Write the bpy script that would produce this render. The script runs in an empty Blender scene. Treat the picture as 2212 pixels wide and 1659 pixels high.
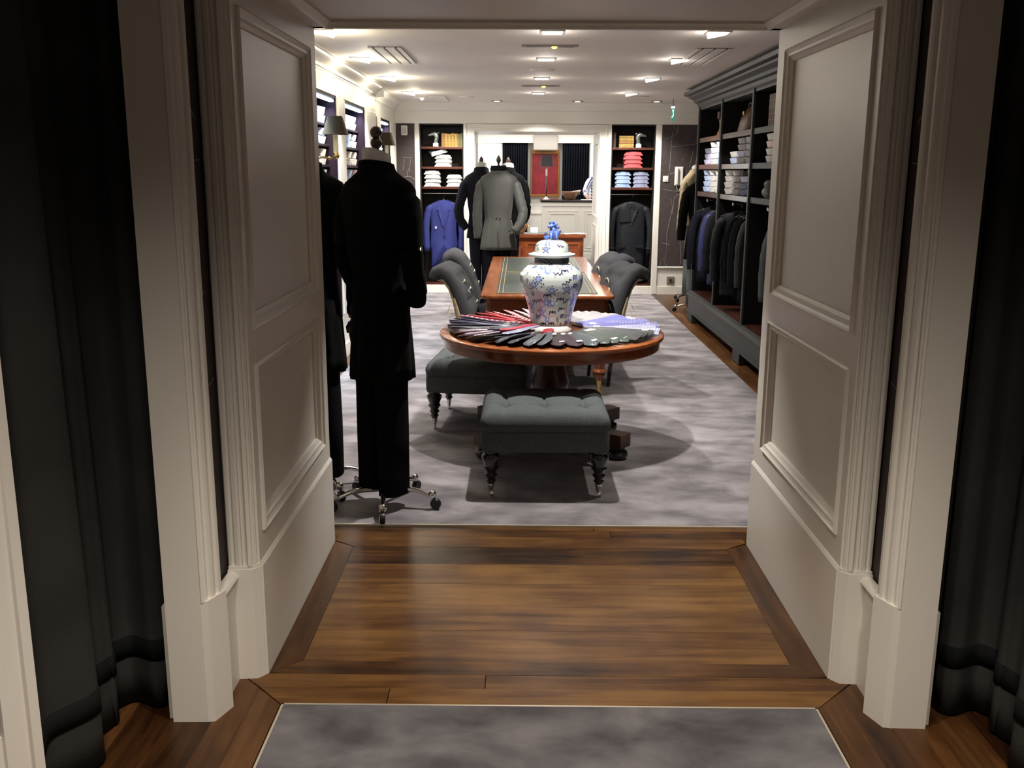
import bpy, bmesh, math, random
import numpy as np
from mathutils import Vector, Matrix, noise as mnoise
random.seed(7)
PI = math.pi
scene = bpy.context.scene
COL = scene.collection

# ------------------------------------------------------------------ camera
CAM_H = 1.6
def set_camera():
    f, pitch, yaw, roll = 2080.0, math.radians(12.45), math.radians(-.4), math.radians(.3)
    cp, sp, c, s = math.cos(pitch), math.sin(pitch), math.cos(yaw), math.sin(yaw)
    fwd = Vector((s*cp, c*cp, -sp)); r = Vector((c, -s, 0)); u = r.cross(fwd)
    r2 = r*math.cos(roll) + u*math.sin(roll); u2 = u*math.cos(roll) - r*math.sin(roll)
    cam = bpy.data.cameras.new('camera'); o = bpy.data.objects.new('camera', cam); COL.objects.link(o)
    M = Matrix((r2, u2, -fwd)).transposed().to_4x4(); M.translation = (0, 0, CAM_H)
    o.matrix_world = M
    cam.sensor_width = 36; cam.lens = 36*f/2212; cam.clip_start = .05; cam.clip_end = 100
    scene.camera = o
set_camera()
# ------------------------------------------------------------------ world and light
w = bpy.data.worlds.new('world'); scene.world = w; w.use_nodes = True
w.node_tree.nodes['Background'].inputs[0].default_value = (.8, .85, 1, 1)
w.node_tree.nodes['Background'].inputs[1].default_value = .02
scene.view_settings.view_transform = 'Standard'; scene.view_settings.look = 'None'
scene.view_settings.gamma = 1; scene.view_settings.use_curve_mapping = False
scene.view_settings.exposure = 0.0
WARM = (1, .89, .77); NEUT = (1, .93, .84); COOL = (.72, .86, 1)
def spot(x, y, z, power, ang=90, blend=.6, col=WARM, aim=None, size=.04):
    l = bpy.data.lights.new('downlight_beam', 'SPOT'); l.energy = power; l.spot_size = math.radians(ang)
    l.spot_blend = blend; l.color = col; l.shadow_soft_size = size
    o = bpy.data.objects.new('downlight_beam', l); COL.objects.link(o); o.location = (x, y, z)
    if aim: o.rotation_euler = (Vector(aim) - Vector((x, y, z))).to_track_quat('-Z', 'Y').to_euler()
    return o
def area(x, y, z, power, sx, sy, col=NEUT, rot=(0, 0, 0)):
    l = bpy.data.lights.new('lamp_light', 'AREA'); l.energy = power; l.shape = 'RECTANGLE'; l.size = sx; l.size_y = sy; l.color = col
    if sx < .1: l.spread = math.radians(95)
    o = bpy.data.objects.new('lamp_light', l); COL.objects.link(o); o.location = (x, y, z); o.rotation_euler = rot
    return o
CEIL = 2.465
# front lobby downlights (behind and above the photographer)
spot(.10, 1.85, 2.57, 135, 78, .6, WARM, None, .05)
spot(-.50, .85, 2.57, 140, 126, .9, WARM, None, .08)
spot(.70, .85, 2.57, 140, 126, .9, WARM, None, .08)
# passage has none; shop downlights on their grid
def spill(x, y, e, col=NEUT):  # extra point light added under a fixture to brighten the ceiling and walls
    l = bpy.data.lights.new('added_spill', 'POINT'); l.energy = e; l.color = col; l.shadow_soft_size = .05
    o = bpy.data.objects.new('added_spill', l); COL.objects.link(o); o.location = (x, y, CEIL-.10)
for yy in (4.85, 6.43, 7.93, 9.52, 11.27):
    spot(.2, yy, 2.44, 250 if yy < 5 else 210, 88 if yy < 5 else (76 if yy < 7 else 96), .5, (1, .95, .90), None, .03)
    if yy > 5: spill(.2, yy, 1.5)
for yy in (4.85, 6.43, 7.93, 9.52, 11.27):
    spot(-1.25, yy, 2.44, 190 if yy > 7 else 170, 92 if yy > 7 else 52, .5, NEUT, None, .03)
    if yy > 5: spill(-1.2, yy, 7, (1, .90, .66)); spill(1.2, yy, 1.2)
    spot(1.24, yy, 2.44, 115 if yy > 9 or yy < 5 else 70, 76 if yy > 7 else 52, .5, NEUT, (1.1, yy, 0), .03)
# wall washers aimed at the far wall
for xx in (-.95, .25, 1.45):
    spot(xx, 12.3, 2.44, 140, 115, .6, NEUT, (xx, 12.75, 0), .04)
for xx in (-.5, .9):
    spot(xx, 11.9, 2.44, 110, 90, .6, NEUT, (xx, 12.9, .6), .04)
# the two aimed at the wardrobe's shirts
spot(1.24, 9.32, 2.42, 110, 38, .3, (1, .96, .95), (1.95, 9.9, 1.55), .02)
spot(1.27, 8.6, 2.42, 45, 30, .3, (1, .95, .92), (1.95, 9.2, 1.5), .02)
# room beyond the far doorway
area(.3, 17.0, 2.44, 95, 3.4, 3.0, (1, .95, .88))
area(.3, 19.6, 2.40, 40, 2.6, .8, (1, .95, .88))

# ------------------------------------------------------------------ materials
def nmat(name):
    m = bpy.data.materials.new(name); m.use_nodes = True
    return m, m.node_tree.nodes, m.node_tree.links, m.node_tree.nodes['Principled BSDF']
def mat(name, col, rough=.5, metal=0., var=0., vscale=8., bump=0., bscale=60., sheen=0., coat=0., spec=None, emit=0., ecol=None, trans=0., stretch=(1, 1, 1), rnd=0., ior=1.45):
    m, N, L, P = nmat(name)
    P.inputs['Base Color'].default_value = (*col, 1); P.inputs['Roughness'].default_value = rough
    P.inputs['Metallic'].default_value = metal; P.inputs['Sheen Weight'].default_value = sheen
    P.inputs['Coat Weight'].default_value = coat; P.inputs['Coat Roughness'].default_value = .08
    P.inputs['Specular IOR Level'].default_value = spec if spec is not None else (.12 if rough >= .8 else .5)
    P.inputs['Transmission Weight'].default_value = trans; P.inputs['IOR'].default_value = ior
    if emit:
        P.inputs['Emission Color'].default_value = (*(ecol or col), 1); P.inputs['Emission Strength'].default_value = emit
    tc = N.new('ShaderNodeTexCoord'); mp = N.new('ShaderNodeMapping'); mp.inputs['Scale'].default_value = stretch
    L.new(tc.outputs['Object'], mp.inputs['Vector'])
    if var:
        n = N.new('ShaderNodeTexNoise'); n.inputs['Scale'].default_value = vscale; n.inputs['Detail'].default_value = 5
        L.new(mp.outputs[0], n.inputs['Vector'])
        r = N.new('ShaderNodeValToRGB'); r.color_ramp.elements[0].position = .3; r.color_ramp.elements[1].position = .7
        r.color_ramp.elements[0].color = (*[c*(1-var) for c in col], 1); r.color_ramp.elements[1].color = (*[min(1, c*(1+var)) for c in col], 1)
        L.new(n.outputs['Fac'], r.inputs[0])
        L.new(r.outputs[0], P.inputs['Base Color'])
    if bump:
        n2 = N.new('ShaderNodeTexNoise'); n2.inputs['Scale'].default_value = bscale; n2.inputs['Detail'].default_value = 3
        L.new(mp.outputs[0], n2.inputs['Vector'])
        b = N.new('ShaderNodeBump'); b.inputs['Strength'].default_value = bump; b.inputs['Distance'].default_value = .01
        L.new(n2.outputs['Fac'], b.inputs['Height']); L.new(b.outputs[0], P.inputs['Normal'])
    return m
def wood(name, dark, mid, light, axis='X', rough=.35, scale=1.0, coat=.0, per=True):
    m, N, L, P = nmat(name)
    tc = N.new('ShaderNodeTexCoord'); mp = N.new('ShaderNodeMapping')
    s = {'X': (1.2, 14, 14), 'Y': (14, 1.2, 14), 'Z': (14, 14, 1.2)}[axis]
    mp.inputs['Scale'].default_value = tuple(v*scale for v in s)
    L.new(tc.outputs['Object'], mp.inputs['Vector'])
    oi = N.new('ShaderNodeObjectInfo'); ml = N.new('ShaderNodeMath'); ml.operation = 'MULTIPLY'; ml.inputs[1].default_value = 37
    L.new(oi.outputs['Random'], ml.inputs[0])
    n = N.new('ShaderNodeTexNoise'); n.noise_dimensions = '4D'; n.inputs['Scale'].default_value = 1.6; n.inputs['Detail'].default_value = 8
    n.inputs['Distortion'].default_value = .6; n.inputs['Roughness'].default_value = .62
    L.new(mp.outputs[0], n.inputs['Vector']); L.new(ml.outputs[0], n.inputs['W'])
    n3 = N.new('ShaderNodeTexNoise'); n3.noise_dimensions = '4D'; n3.inputs['Scale'].default_value = 3.2; n3.inputs['Detail'].default_value = 3
    L.new(tc.outputs['Object'], n3.inputs['Vector']); L.new(ml.outputs[0], n3.inputs['W'])
    add = N.new('ShaderNodeMath'); add.operation = 'MULTIPLY_ADD'; add.inputs[1].default_value = .45
    L.new(n3.outputs['Fac'], add.inputs[0]); sc = N.new('ShaderNodeMath'); sc.operation = 'MULTIPLY'; sc.inputs[1].default_value = .62
    L.new(n.outputs['Fac'], sc.inputs[0]); L.new(sc.outputs[0], add.inputs[2])
    if per:
        a2 = N.new('ShaderNodeMath'); a2.operation = 'MULTIPLY_ADD'; a2.inputs[1].default_value = .20
        L.new(oi.outputs['Random'], a2.inputs[0]); L.new(add.outputs[0], a2.inputs[2]); a3 = N.new('ShaderNodeMath'); a3.operation = 'SUBTRACT'; a3.inputs[1].default_value = .10
        L.new(a2.outputs[0], a3.inputs[0]); src = a3
    else: src = add
    r = N.new('ShaderNodeValToRGB'); e = r.color_ramp.elements
    e[0].position = .36; e[0].color = (*dark, 1); e[1].position = .72; e[1].color = (*light, 1)
    k = e.new(.52); k.color = (*mid, 1)
    L.new(src.outputs[0], r.inputs[0]); L.new(r.outputs[0], P.inputs['Base Color'])
    P.inputs['Roughness'].default_value = rough; P.inputs['Coat Weight'].default_value = coat; P.inputs['Coat Roughness'].default_value = .1; P.inputs['Specular IOR Level'].default_value = .3
    b = N.new('ShaderNodeBump'); b.inputs['Strength'].default_value = .12; b.inputs['Distance'].default_value = .004
    L.new(n.outputs['Fac'], b.inputs['Height']); L.new(b.outputs[0], P.inputs['Normal'])
    return m
def carpet_mat(name, dark, light):
    m, N, L, P = nmat(name)
    tc = N.new('ShaderNodeTexCoord')
    mp = N.new('ShaderNodeMapping'); mp.inputs['Scale'].default_value = (1, 1.5, 1); mp.inputs['Rotation'].default_value = (0, 0, .35); L.new(tc.outputs['Object'], mp.inputs['Vector'])
    n = N.new('ShaderNodeTexNoise'); n.inputs['Scale'].default_value = 3.4; n.inputs['Detail'].default_value = 4; n.inputs['Roughness'].default_value = .55; n.inputs['Distortion'].default_value = .25
    L.new(mp.outputs[0], n.inputs['Vector'])
    r = N.new('ShaderNodeValToRGB'); e = r.color_ramp.elements; e[0].position = .36; e[0].color = (*dark, 1); e[1].position = .66; e[1].color = (*light, 1)
    L.new(n.outputs['Fac'], r.inputs[0]); L.new(r.outputs[0], P.inputs['Base Color'])
    P.inputs['Roughness'].default_value = .95; P.inputs['Sheen Weight'].default_value = .1; P.inputs['Specular IOR Level'].default_value = .05
    n2 = N.new('ShaderNodeTexNoise'); n2.inputs['Scale'].default_value = 420; L.new(tc.outputs['Object'], n2.inputs['Vector'])
    b = N.new('ShaderNodeBump'); b.inputs['Strength'].default_value = .35; b.inputs['Distance'].default_value = .003
    L.new(n2.outputs['Fac'], b.inputs['Height']); L.new(b.outputs[0], P.inputs['Normal'])
    return m
def dot_mat(name, base, dot, scale=90, size=.28, rough=.35, kind='dot'):
    m, N, L, P = nmat(name)
    tc = N.new('ShaderNodeTexCoord')
    if kind == 'dot':
        v = N.new('ShaderNodeTexVoronoi'); v.inputs['Scale'].default_value = scale; v.inputs['Randomness'].default_value = .15
        L.new(tc.outputs['Object'], v.inputs['Vector']); src = v.outputs['Distance']
        cmp = N.new('ShaderNodeMath'); cmp.operation = 'LESS_THAN'; cmp.inputs[1].default_value = size; L.new(src, cmp.inputs[0])
    else:
        v = N.new('ShaderNodeTexWave'); v.bands_direction = 'DIAGONAL'; v.inputs['Scale'].default_value = scale
        L.new(tc.outputs['Object'], v.inputs['Vector']); cmp = N.new('ShaderNodeMath'); cmp.operation = 'GREATER_THAN'; cmp.inputs[1].default_value = 1-size; L.new(v.outputs['Fac'], cmp.inputs[0])
    mx = N.new('ShaderNodeMix'); mx.data_type = 'RGBA'; mx.inputs['A'].default_value = (*base, 1); mx.inputs['B'].default_value = (*dot, 1)
    L.new(cmp.outputs[0], mx.inputs['Factor']); L.new(mx.outputs['Result'], P.inputs['Base Color'])
    P.inputs['Roughness'].default_value = rough; P.inputs['Sheen Weight'].default_value = .3; P.inputs['Specular IOR Level'].default_value = .6
    return m
def emis(name, col, s):
    m, N, L, P = nmat(name); P.inputs['Base Color'].default_value = (*col, 1); P.inputs['Emission Color'].default_value = (*col, 1); P.inputs['Emission Strength'].default_value = s
    return m
M = {}
M['paint'] = mat('cream_paint', (.70, .665, .60), .38, var=.02, vscale=2)
M['ceil'] = mat('ceiling_paint', (.78, .74, .69), .7)
M['paintb'] = mat('white_joinery', (.80, .78, .73), .4)
M['paper'] = mat('dark_wallpaper', (.052, .040, .040), .7, var=.15, vscale=20)
M['chalk'] = mat('chalk_print', (.36, .33, .32), .8)
M['oak'] = wood('oak_floor', (.020, .008, .003), (.088, .037, .010), (.20, .098, .028), 'X', .33)
M['oakY'] = wood('oak_floor_long', (.022, .008, .003), (.062, .025, .008), (.13, .058, .019), 'Y', .33)
M['sub'] = mat('dark_joint', (.012, .007, .004), .8)
M['carpet'] = carpet_mat('grey_pile', (.125, .115, .122), (.285, .264, .274))
M['rug'] = carpet_mat('lobby_pile', (.070, .066, .072), (.175, .167, .177))
M['brass'] = mat('aged_brass', (.55, .38, .14), .3, 1)
M['trimmetal'] = mat('pale_edge_strip', (.75, .68, .55), .35, .6)
M['chrome'] = mat('chrome', (.75, .73, .70), .12, 1)
M['rubber'] = mat('black_rubber', (.01, .01, .01), .4)
M['mahog'] = wood('mahogany', (.07, .015, .006), (.17, .042, .014), (.28, .085, .03), 'X', .22, .8, .5, False)
M['mahogtop'] = wood('mahogany_top', (.14, .035, .012), (.27, .08, .025), (.40, .14, .045), 'X', .2, .8, .5, False)
M['mahogY'] = wood('mahogany_long', (.14, .035, .012), (.27, .08, .025), (.40, .14, .045), 'Y', .2, .8, .5, False)
M['darkwood'] = wood('dark_mahogany', (.018, .006, .004), (.045, .014, .008), (.09, .03, .016), 'Y', .4, 1, .2, False)
M['darkwoodX'] = wood('dark_shelf_wood', (.03, .010, .006), (.06, .018, .01), (.12, .035, .02), 'X', .4, 1, .2, False)
M['ebony'] = mat('ebonised_wood', (.012, .010, .009), .25, coat=.5)
M['nichein'] = mat('niche_lining', (.012, .009, .008), .6)
M['baywood'] = mat('bay_lining', (.011, .005, .008), .6, var=.3, spec=.1, vscale=4, stretch=(6, 6, 1))
M['leather'] = mat('green_leather', (.035, .045, .038), .32, var=.2, vscale=30, bump=.1, bscale=300)
M['gilt'] = mat('gilt_line', (.55, .42, .20), .4, .5)
M['spine'] = mat('raised_band', (.16, .09, .03), .5)
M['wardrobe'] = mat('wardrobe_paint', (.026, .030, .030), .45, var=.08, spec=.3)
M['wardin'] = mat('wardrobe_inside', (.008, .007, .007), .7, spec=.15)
M['wool'] = mat('charcoal_wool', (.088, .098, .100), .95, var=.3, vscale=220, bump=.3, bscale=400)
M['woolc'] = mat('grey_chair_wool', (.050, .051, .055), .95, var=.15, vscale=200, bump=.2, bscale=400)
M['hessian'] = mat('hessian', (.46, .36, .22), .9, var=.2, vscale=30, bump=.3, bscale=300)
M['cord'] = mat('cream_cord', (.72, .64, .46), .8)
M['black'] = mat('black_suiting', (.006, .006, .006), .92, spec=.06)
M['blacktr'] = mat('black_trouser', (.006, .0055, .006), .9, spec=.06)
M['grey'] = mat('grey_morning_cloth', (.062, .063, .057), .6, var=.06, vscale=40, sheen=.1)
M['navy'] = mat('navy_suiting', (.011, .0115, .018), .85)
M['royal'] = mat('royal_blue_cloth', (.038, .046, .19), .8, var=.06, vscale=90)
M['royald'] = mat('deep_blue_lining', (.02, .025, .10), .5)
M['rain'] = mat('raincoat_navy', (.011, .0125, .017), .6, var=.15, vscale=12, spec=.3)
M['trench'] = mat('beige_gabardine', (.36, .30, .19), .8, var=.1, vscale=10)
M['white'] = mat('white_cotton', (.66, .645, .62), .8)
M['dummy'] = mat('cream_linen', (.62, .56, .46), .85)
M['pink'] = mat('pink_cotton', (.50, .085, .095), .8)
M['ltblue'] = mat('light_blue_cotton', (.22, .30, .50), .8)
M['greyblue'] = mat('grey_blue_cotton', (.20, .22, .32), .8)
M['cblue'] = mat('pale_blue_cotton', (.50, .60, .80), .8)
M['pinkp'] = mat('pale_pink_cotton', (.76, .62, .60), .8)
M['lilac'] = mat('lilac_cotton', (.55, .55, .72), .8)
M['greys'] = mat('grey_cotton', (.42, .41, .42), .8)
M['steelb'] = dot_mat('striped_cotton', (.45, .47, .55), (.62, .62, .66), 30, .5, .8, 'stripe')
M['brownball'] = mat('polished_brown', (.05, .022, .014), .2, coat=.6)
M['glove'] = mat('dark_brown_leather', (.035, .018, .013), .4)
M['silver'] = mat('silver_cast', (.50, .56, .54), .25, .85)
M['porcelain'] = None
M['lion'] = mat('cobalt_glaze', (.09, .16, .48), .15, var=.6, vscale=40, coat=.5)
M['glaze'] = mat('white_glaze', (.78, .82, .80), .12, coat=.6)
M['band'] = dot_mat('lattice_band', (.035, .04, .05), (.35, .38, .42), 30, .12, .3, 'stripe')
M['shade'] = mat('grey_lampshade', (.058, .046, .030), .9, var=.1)
M['shadein'] = mat('shade_inside', (.5, .42, .2), .5)
M['candle'] = mat('candle_sleeve', (.62, .55, .30), .5, emit=.25)
M['blackshade'] = mat('black_lampshade', (.008, .008, .009), .7)
M['curtain'] = mat('charcoal_velvet', (.036, .036, .034), .95, var=.25, vscale=3, bump=.15, bscale=200)
M['ribbon'] = mat('black_ribbon', (.008, .009, .009), .8)
M['blackcurt'] = mat('black_drape', (.006, .007, .012), .85)
M['lamp'] = emis('lamp_glow', (1, .93, .82), 22)
M['lampw'] = emis('lamp_glow_soft', (1, .92, .80), 9)
M['amber'] = emis('amber_lamp', (1, .45, .08), 5)
M['led'] = emis('cool_strip', (.55, .78, 1), 9)
M['slot'] = mat('slot_dark', (.03, .028, .026), .6)
M['fixture'] = mat('fixture_metal', (.35, .33, .30), .4, .5)
M['window'] = emis('bright_window', (.93, .97, 1), 3.2)
M['greybox'] = mat('grey_bulkhead', (.40, .38, .35), .6)
M['bowl'] = mat('varnished_bowl', (.24, .09, .02), .25, coat=.5, var=.3, vscale=9)
M['paperw'] = mat('white_paper', (.80, .78, .76), .8)
M['redart'] = mat('red_canvas', (.20, .010, .018), .5, var=.35, vscale=5)
M['giltframe'] = mat('gilt_frame', (.30, .14, .04), .35, .5)
M['exit'] = emis('exit_green', (.05, .35, .25), .5)
M['exitw'] = emis('exit_white', (.8, 1, .95), 1.5)
M['plastic'] = mat('white_plastic', (.78, .77, .74), .4)
M['glass'] = mat('clear_glass', (.9, .93, .93), .04, trans=.9)
M['book1'] = mat('tan_leather_book', (.24, .12, .035), .5, var=.35, vscale=40)
M['book2'] = mat('ochre_book', (.34, .22, .05), .5, var=.35, vscale=40)
M['book3'] = mat('brown_book', (.06, .020, .010), .5, var=.3, vscale=40)
M['book4'] = mat('olive_book', (.14, .13, .05), .5, var=.35, vscale=40)
M['bagl'] = mat('brown_bag_leather', (.11, .06, .035), .35, var=.4, vscale=12)
M['amberw'] = mat('amber_shoe_tree', (.30, .13, .03), .35)
M['skin'] = mat('skin', (.55, .33, .24), .6)
M['hair'] = mat('dark_hair', (.03, .02, .015), .7)
M['redlin'] = mat('crimson_lining', (.35, .01, .03), .5)
M['stripeshirt'] = dot_mat('blue_white_stripe', (.80, .80, .84), (.08, .09, .30), 9, .5, .8, 'stripe')
M['pewter'] = mat('pewter_bowl', (.20, .10, .05), .3)
M['amberg'] = mat('brown_glass', (.2, .1, .05), .1)

# ------------------------------------------------------------------ mesh helpers
class MB:
    def __init__(s): s.v = []; s.f = []
    def add(s, vs, fs):
        o = len(s.v); s.v += [tuple(v) for v in vs]; s.f += [tuple(i+o for i in f) for f in fs]; return s
    def box(s, x0, x1, y0, y1, z0, z1):
        return s.add([(x0,y0,z0),(x1,y0,z0),(x1,y1,z0),(x0,y1,z0),(x0,y0,z1),(x1,y0,z1),(x1,y1,z1),(x0,y1,z1)],
                     [(0,3,2,1),(4,5,6,7),(0,1,5,4),(1,2,6,5),(2,3,7,6),(3,0,4,7)])
    def prism(s, pts, z0, z1):          # polygon (ccw from above) extruded in z
        n = len(pts)
        vs = [(p[0], p[1], z0) for p in pts] + [(p[0], p[1], z1) for p in pts]
        fs = [tuple(range(n-1, -1, -1)), tuple(range(n, 2*n))] + [(i, (i+1) % n, n+(i+1) % n, n+i) for i in range(n)]
        return s.add(vs, fs)
    def rings(s, R, cap=True, close=False):
        n = len(R[0]); vs = [p for r in R for p in r]; fs = []
        m = len(R)
        for i in range(m-1 + (1 if close else 0)):
            a, b = i*n, ((i+1) % m)*n
            for j in range(n):
                k = (j+1) % n; fs.append((a+j, a+k, b+k, b+j))
        if cap and not close: fs += [tuple(range(n-1, -1, -1)), tuple(range((m-1)*n, m*n))]
        return s.add(vs, fs)
    def lathe(s, prof, n=24, c=(0, 0, 0), axis='z'):
        R = []
        for r, z in prof:
            ring = []
            for j in range(n):
                a = 2*PI*j/n; x, y = r*math.cos(a), r*math.sin(a)
                ring.append((c[0]+x, c[1]+y, c[2]+z) if axis == 'z' else ((c[0]+z, c[1]+x, c[2]+y) if axis == 'x' else (c[0]+x, c[1]+z, c[2]-y)))
            R.append(ring)
        return s.rings(R)
    def cyl(s, x, y, z0, z1, r, n=16, r2=None): return s.lathe([(r, z0), (r if r2 is None else r2, z1)], n, (x, y, 0))
    def sphere(s, c, r, n=12, sx=1, sy=1, sz=1):
        R = []
        for i in range(n//2+1):
            t = -PI/2 + PI*(i+.0)/(n//2); rr = max(math.cos(t), 1e-3)
            R.append([(c[0]+sx*r*rr*math.cos(2*PI*j/n), c[1]+sy*r*rr*math.sin(2*PI*j/n), c[2]+sz*r*math.sin(t)) for j in range(n)])
        return s.rings(R)
    def tube(s, path, rad, n=8, sq=None, flat=1.0, up=(0, 0, 1)):
        P = [Vector(p) for p in path]; R = []
        if not hasattr(rad, '__len__'): rad = [rad]*len(P)
        pu = Vector(up)
        for i, p in enumerate(P):
            t = (P[min(i+1, len(P)-1)] - P[max(i-1, 0)])
            if t.length < 1e-9: t = Vector((0, 0, 1))
            t.normalize()
            a = pu.cross(t)
            if a.length < 1e-3: a = Vector((1, 0, 0)).cross(t)
            if a.length < 1e-3: a = Vector((0, 1, 0)).cross(t)
            a.normalize(); b = t.cross(a)
            R.append([tuple(p + a*(rad[i]*math.cos(2*PI*j/n)) + b*(rad[i]*flat*math.sin(2*PI*j/n))) for j in range(n)])
        return s.rings(R)
    def loft(s, secs, n=28, ex=2.4, wr=0., ws=6., seed=0, cap=True):    # secs: (z, cx, cy, hw, hd[, ex])
        R = []
        for q in secs:
            z, cx, cy, hw, hd = q[:5]; e = q[5] if len(q) > 5 else ex
            ring = []
            for j in range(n):
                a = 2*PI*j/n; c, d = math.cos(a), math.sin(a)
                x = cx + hw*math.copysign(abs(c)**(2/e), c); y = cy + hd*math.copysign(abs(d)**(2/e), d)
                if wr:
                    k = mnoise.noise(Vector((x*ws*2.2+seed, y*ws*2.2, z*ws*.45+seed)))*wr
                    x += k*c; y += k*d
                ring.append((x, y, z))
            R.append(ring)
        return s.rings(R, cap)
    def slab(s, x0, x1, y0, y1, z0, z1, b=.01, pr=None):       # box with eased edges
        hx, hy = (x1-x0)/2, (y1-y0)/2; cx, cy = (x0+x1)/2, (y0+y1)/2
        def ring(z, i):
            pts = []
            rr = pr or b
            for qx, qy, a0 in ((1, 1, 0), (-1, 1, 90), (-1, -1, 180), (1, -1, 270)):
                for k in range(3):
                    a = math.radians(a0+45*k); pts.append((cx+qx*(hx-rr)+(rr-i)*math.cos(a), cy+qy*(hy-rr)+(rr-i)*math.sin(a), z))
            return pts
        return s.rings([ring(z0, b*.6), ring(z0+b*.3, b*.2), ring(z0+b, 0), ring(z1-b, 0), ring(z1-b*.3, b*.2), ring(z1, b*.6)])
    def frame(s, corners, n, prof):     # mitred moulding round a planar quad; prof (inward, out along n) closed section
        C = [Vector(c) for c in corners]; nn = Vector(n); R = []
        m = len(C)
        for i in range(m):
            d1 = (C[(i+1) % m]-C[i]).normalized(); d0 = (C[i]-C[i-1]).normalized()
            mit = d1 - d0
            R.append([tuple(C[i] + mit*u + nn*h) for u, h in prof])
        return s.rings(R, False, True)
    def extr(s, prof, a, b, u, v):      # closed section (p,q) in directions u,v extruded from a to b
        a, b, u, v = Vector(a), Vector(b), Vector(u), Vector(v)
        return s.rings([[tuple(a+u*p+v*q) for p, q in prof], [tuple(b+u*p+v*q) for p, q in prof]])
    def xf(s, Mx, start=0):
        for i in range(start, len(s.v)): s.v[i] = tuple(Mx @ Vector(s.v[i]))
        return s
def T(x, y, z, rz=0, rx=0, ry=0): return Matrix.Translation((x, y, z)) @ Matrix.Rotation(rz, 4, 'Z') @ Matrix.Rotation(ry, 4, 'Y') @ Matrix.Rotation(rx, 4, 'X')
def link(name, mb, m, parent=None, smooth=False, loc=None, label=None, sub=0, sharp=None):
    me = bpy.data.meshes.new(name); me.from_pydata(mb.v, [], mb.f)
    bm = bmesh.new(); bm.from_mesh(me); bmesh.ops.recalc_face_normals(bm, faces=bm.faces); bm.to_mesh(me); bm.free()
    me.materials.append(m)
    o = bpy.data.objects.new(name, me); COL.objects.link(o)
    if smooth:
        me.shade_smooth()
        if sharp is not None: me.set_sharp_from_angle(angle=math.radians(sharp))
    if sub:
        md = o.modifiers.new('smooth', 'SUBSURF'); md.levels = md.render_levels = sub
    if parent: o.parent = parent
    if loc: o.location = loc
    if label: o['label'] = label
    return o
def tag(o, label, cat, group=None):
    o['label'] = label; o['category'] = cat
    if group: o['group'] = group
    return o
def thing(name, label, cat, loc=(0, 0, 0), rz=0, group=None):
    o = bpy.data.objects.new(name, None); COL.objects.link(o); o.location = loc; o.rotation_euler = (0, 0, rz)
    o.empty_display_size = .1
    return tag(o, label, cat, group)
def struct(name, mb, m, parent=None, smooth=False, sharp=40):
    o = link(name, mb, m, parent, smooth, sharp=sharp if smooth else None)
    if not parent: o['kind'] = 'structure'
    return o
def setmat(o, m):
    o.material_slots[0].link = 'OBJECT'; o.material_slots[0].material = m
def dup(root, loc, rz=None, label=None, group=None, mats=None):
    r = root.copy(); COL.objects.link(r); r.location = loc
    if rz is not None: r.rotation_euler = (0, 0, rz)
    if label: r['label'] = label
    if group: r['group'] = group
    for ch in list(root.children):
        c = ch.copy(); COL.objects.link(c); c.parent = r
        if mats:
            for k, mm in mats.items():
                if ch.name.split('.')[0] == k: setmat(c, mm)
        for g in list(ch.children):
            d = g.copy(); COL.objects.link(d); d.parent = c
            if mats:
                for k, mm in mats.items():
                    if g.name.split('.')[0] == k: setmat(d, mm)
    return r
ORD = ['lowest', 'second from the bottom', 'third from the bottom', 'fourth from the bottom', 'fifth from the bottom', 'sixth from the bottom']
# ================================================================== the setting
XL, XR = -.807, 1.009            # passage reveals
YF, YB = 2.85, 4.0               # passage mouth and end
MX = lambda x: .202 - x          # the passage's mirror plane
def mirror(mb, off=0.):
    mb.v = [(.202 - x + off, y, z) for x, y, z in mb.v]; return mb
# ---- floor with its planks
flo = struct('floor', MB().box(-3.2, 3.4, -1.4, 21, -.12, -.008), M['sub'])
rw = random.Random(3)
def plank(pts, m='oak', z=0.):
    dz = rw.uniform(-.0012, .0008)
    P = [Vector((p[0], p[1], 0)) for p in pts]; c = sum(P, Vector())/len(P)
    q = [c + (p-c)*(1-.0016/max((p-c).length, .05)) for p in P]
    mb = MB(); n = len(q)
    top = [(p.x, p.y, z+dz) for p in q]
    mb.add([(p.x, p.y, -.02) for p in q]+top, [tuple(range(n-1, -1, -1)), tuple(range(n, 2*n))]+[(i, (i+1) % n, n+(i+1) % n, n+i) for i in range(n)])
    o = link('plank', mb, M[m], flo)
    return o
def rect(x0, x1, y0, y1): return [(x0, y0), (x1, y0), (x1, y1), (x0, y1)]
bl, br = -.715, .912
ys = [2.938, 3.164, 3.339, 3.562, 3.756, 3.943]
for a, b in zip(ys[:-1], ys[1:]):
    plank(rect(bl, br, a, b))
plank([(-.807, 2.863), (bl, 2.938), (bl, 3.943), (-.807, 4.005)], 'oakY'); plank([(br, 2.938), (1.009, 2.863), (1.009, 4.005), (br, 3.943)], 'oakY')
plank([(bl, 3.943), (br, 3.943), (1.009, 4.01), (1.009, 4.06), (-.807, 4.06), (-.807, 4.01)])
plank(rect(-1.5, -.807, 4.0, 4.06)); plank(rect(1.009, 2.5, 4.0, 4.06))
for a, b, sp in ((4.06, 4.148, (-.9, .42, 1.7)), ):
    e = (-1.5,)+sp+(2.5,)
    for x0, x1 in zip(e[:-1], e[1:]): plank(rect(x0, x1, a, b))
for a, b, e in ((4.148, 4.192, (-1.5, .35, 2.5)),):
    for x0, x1 in zip(e[:-1], e[1:]): plank(rect(x0, x1, a, b))
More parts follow.
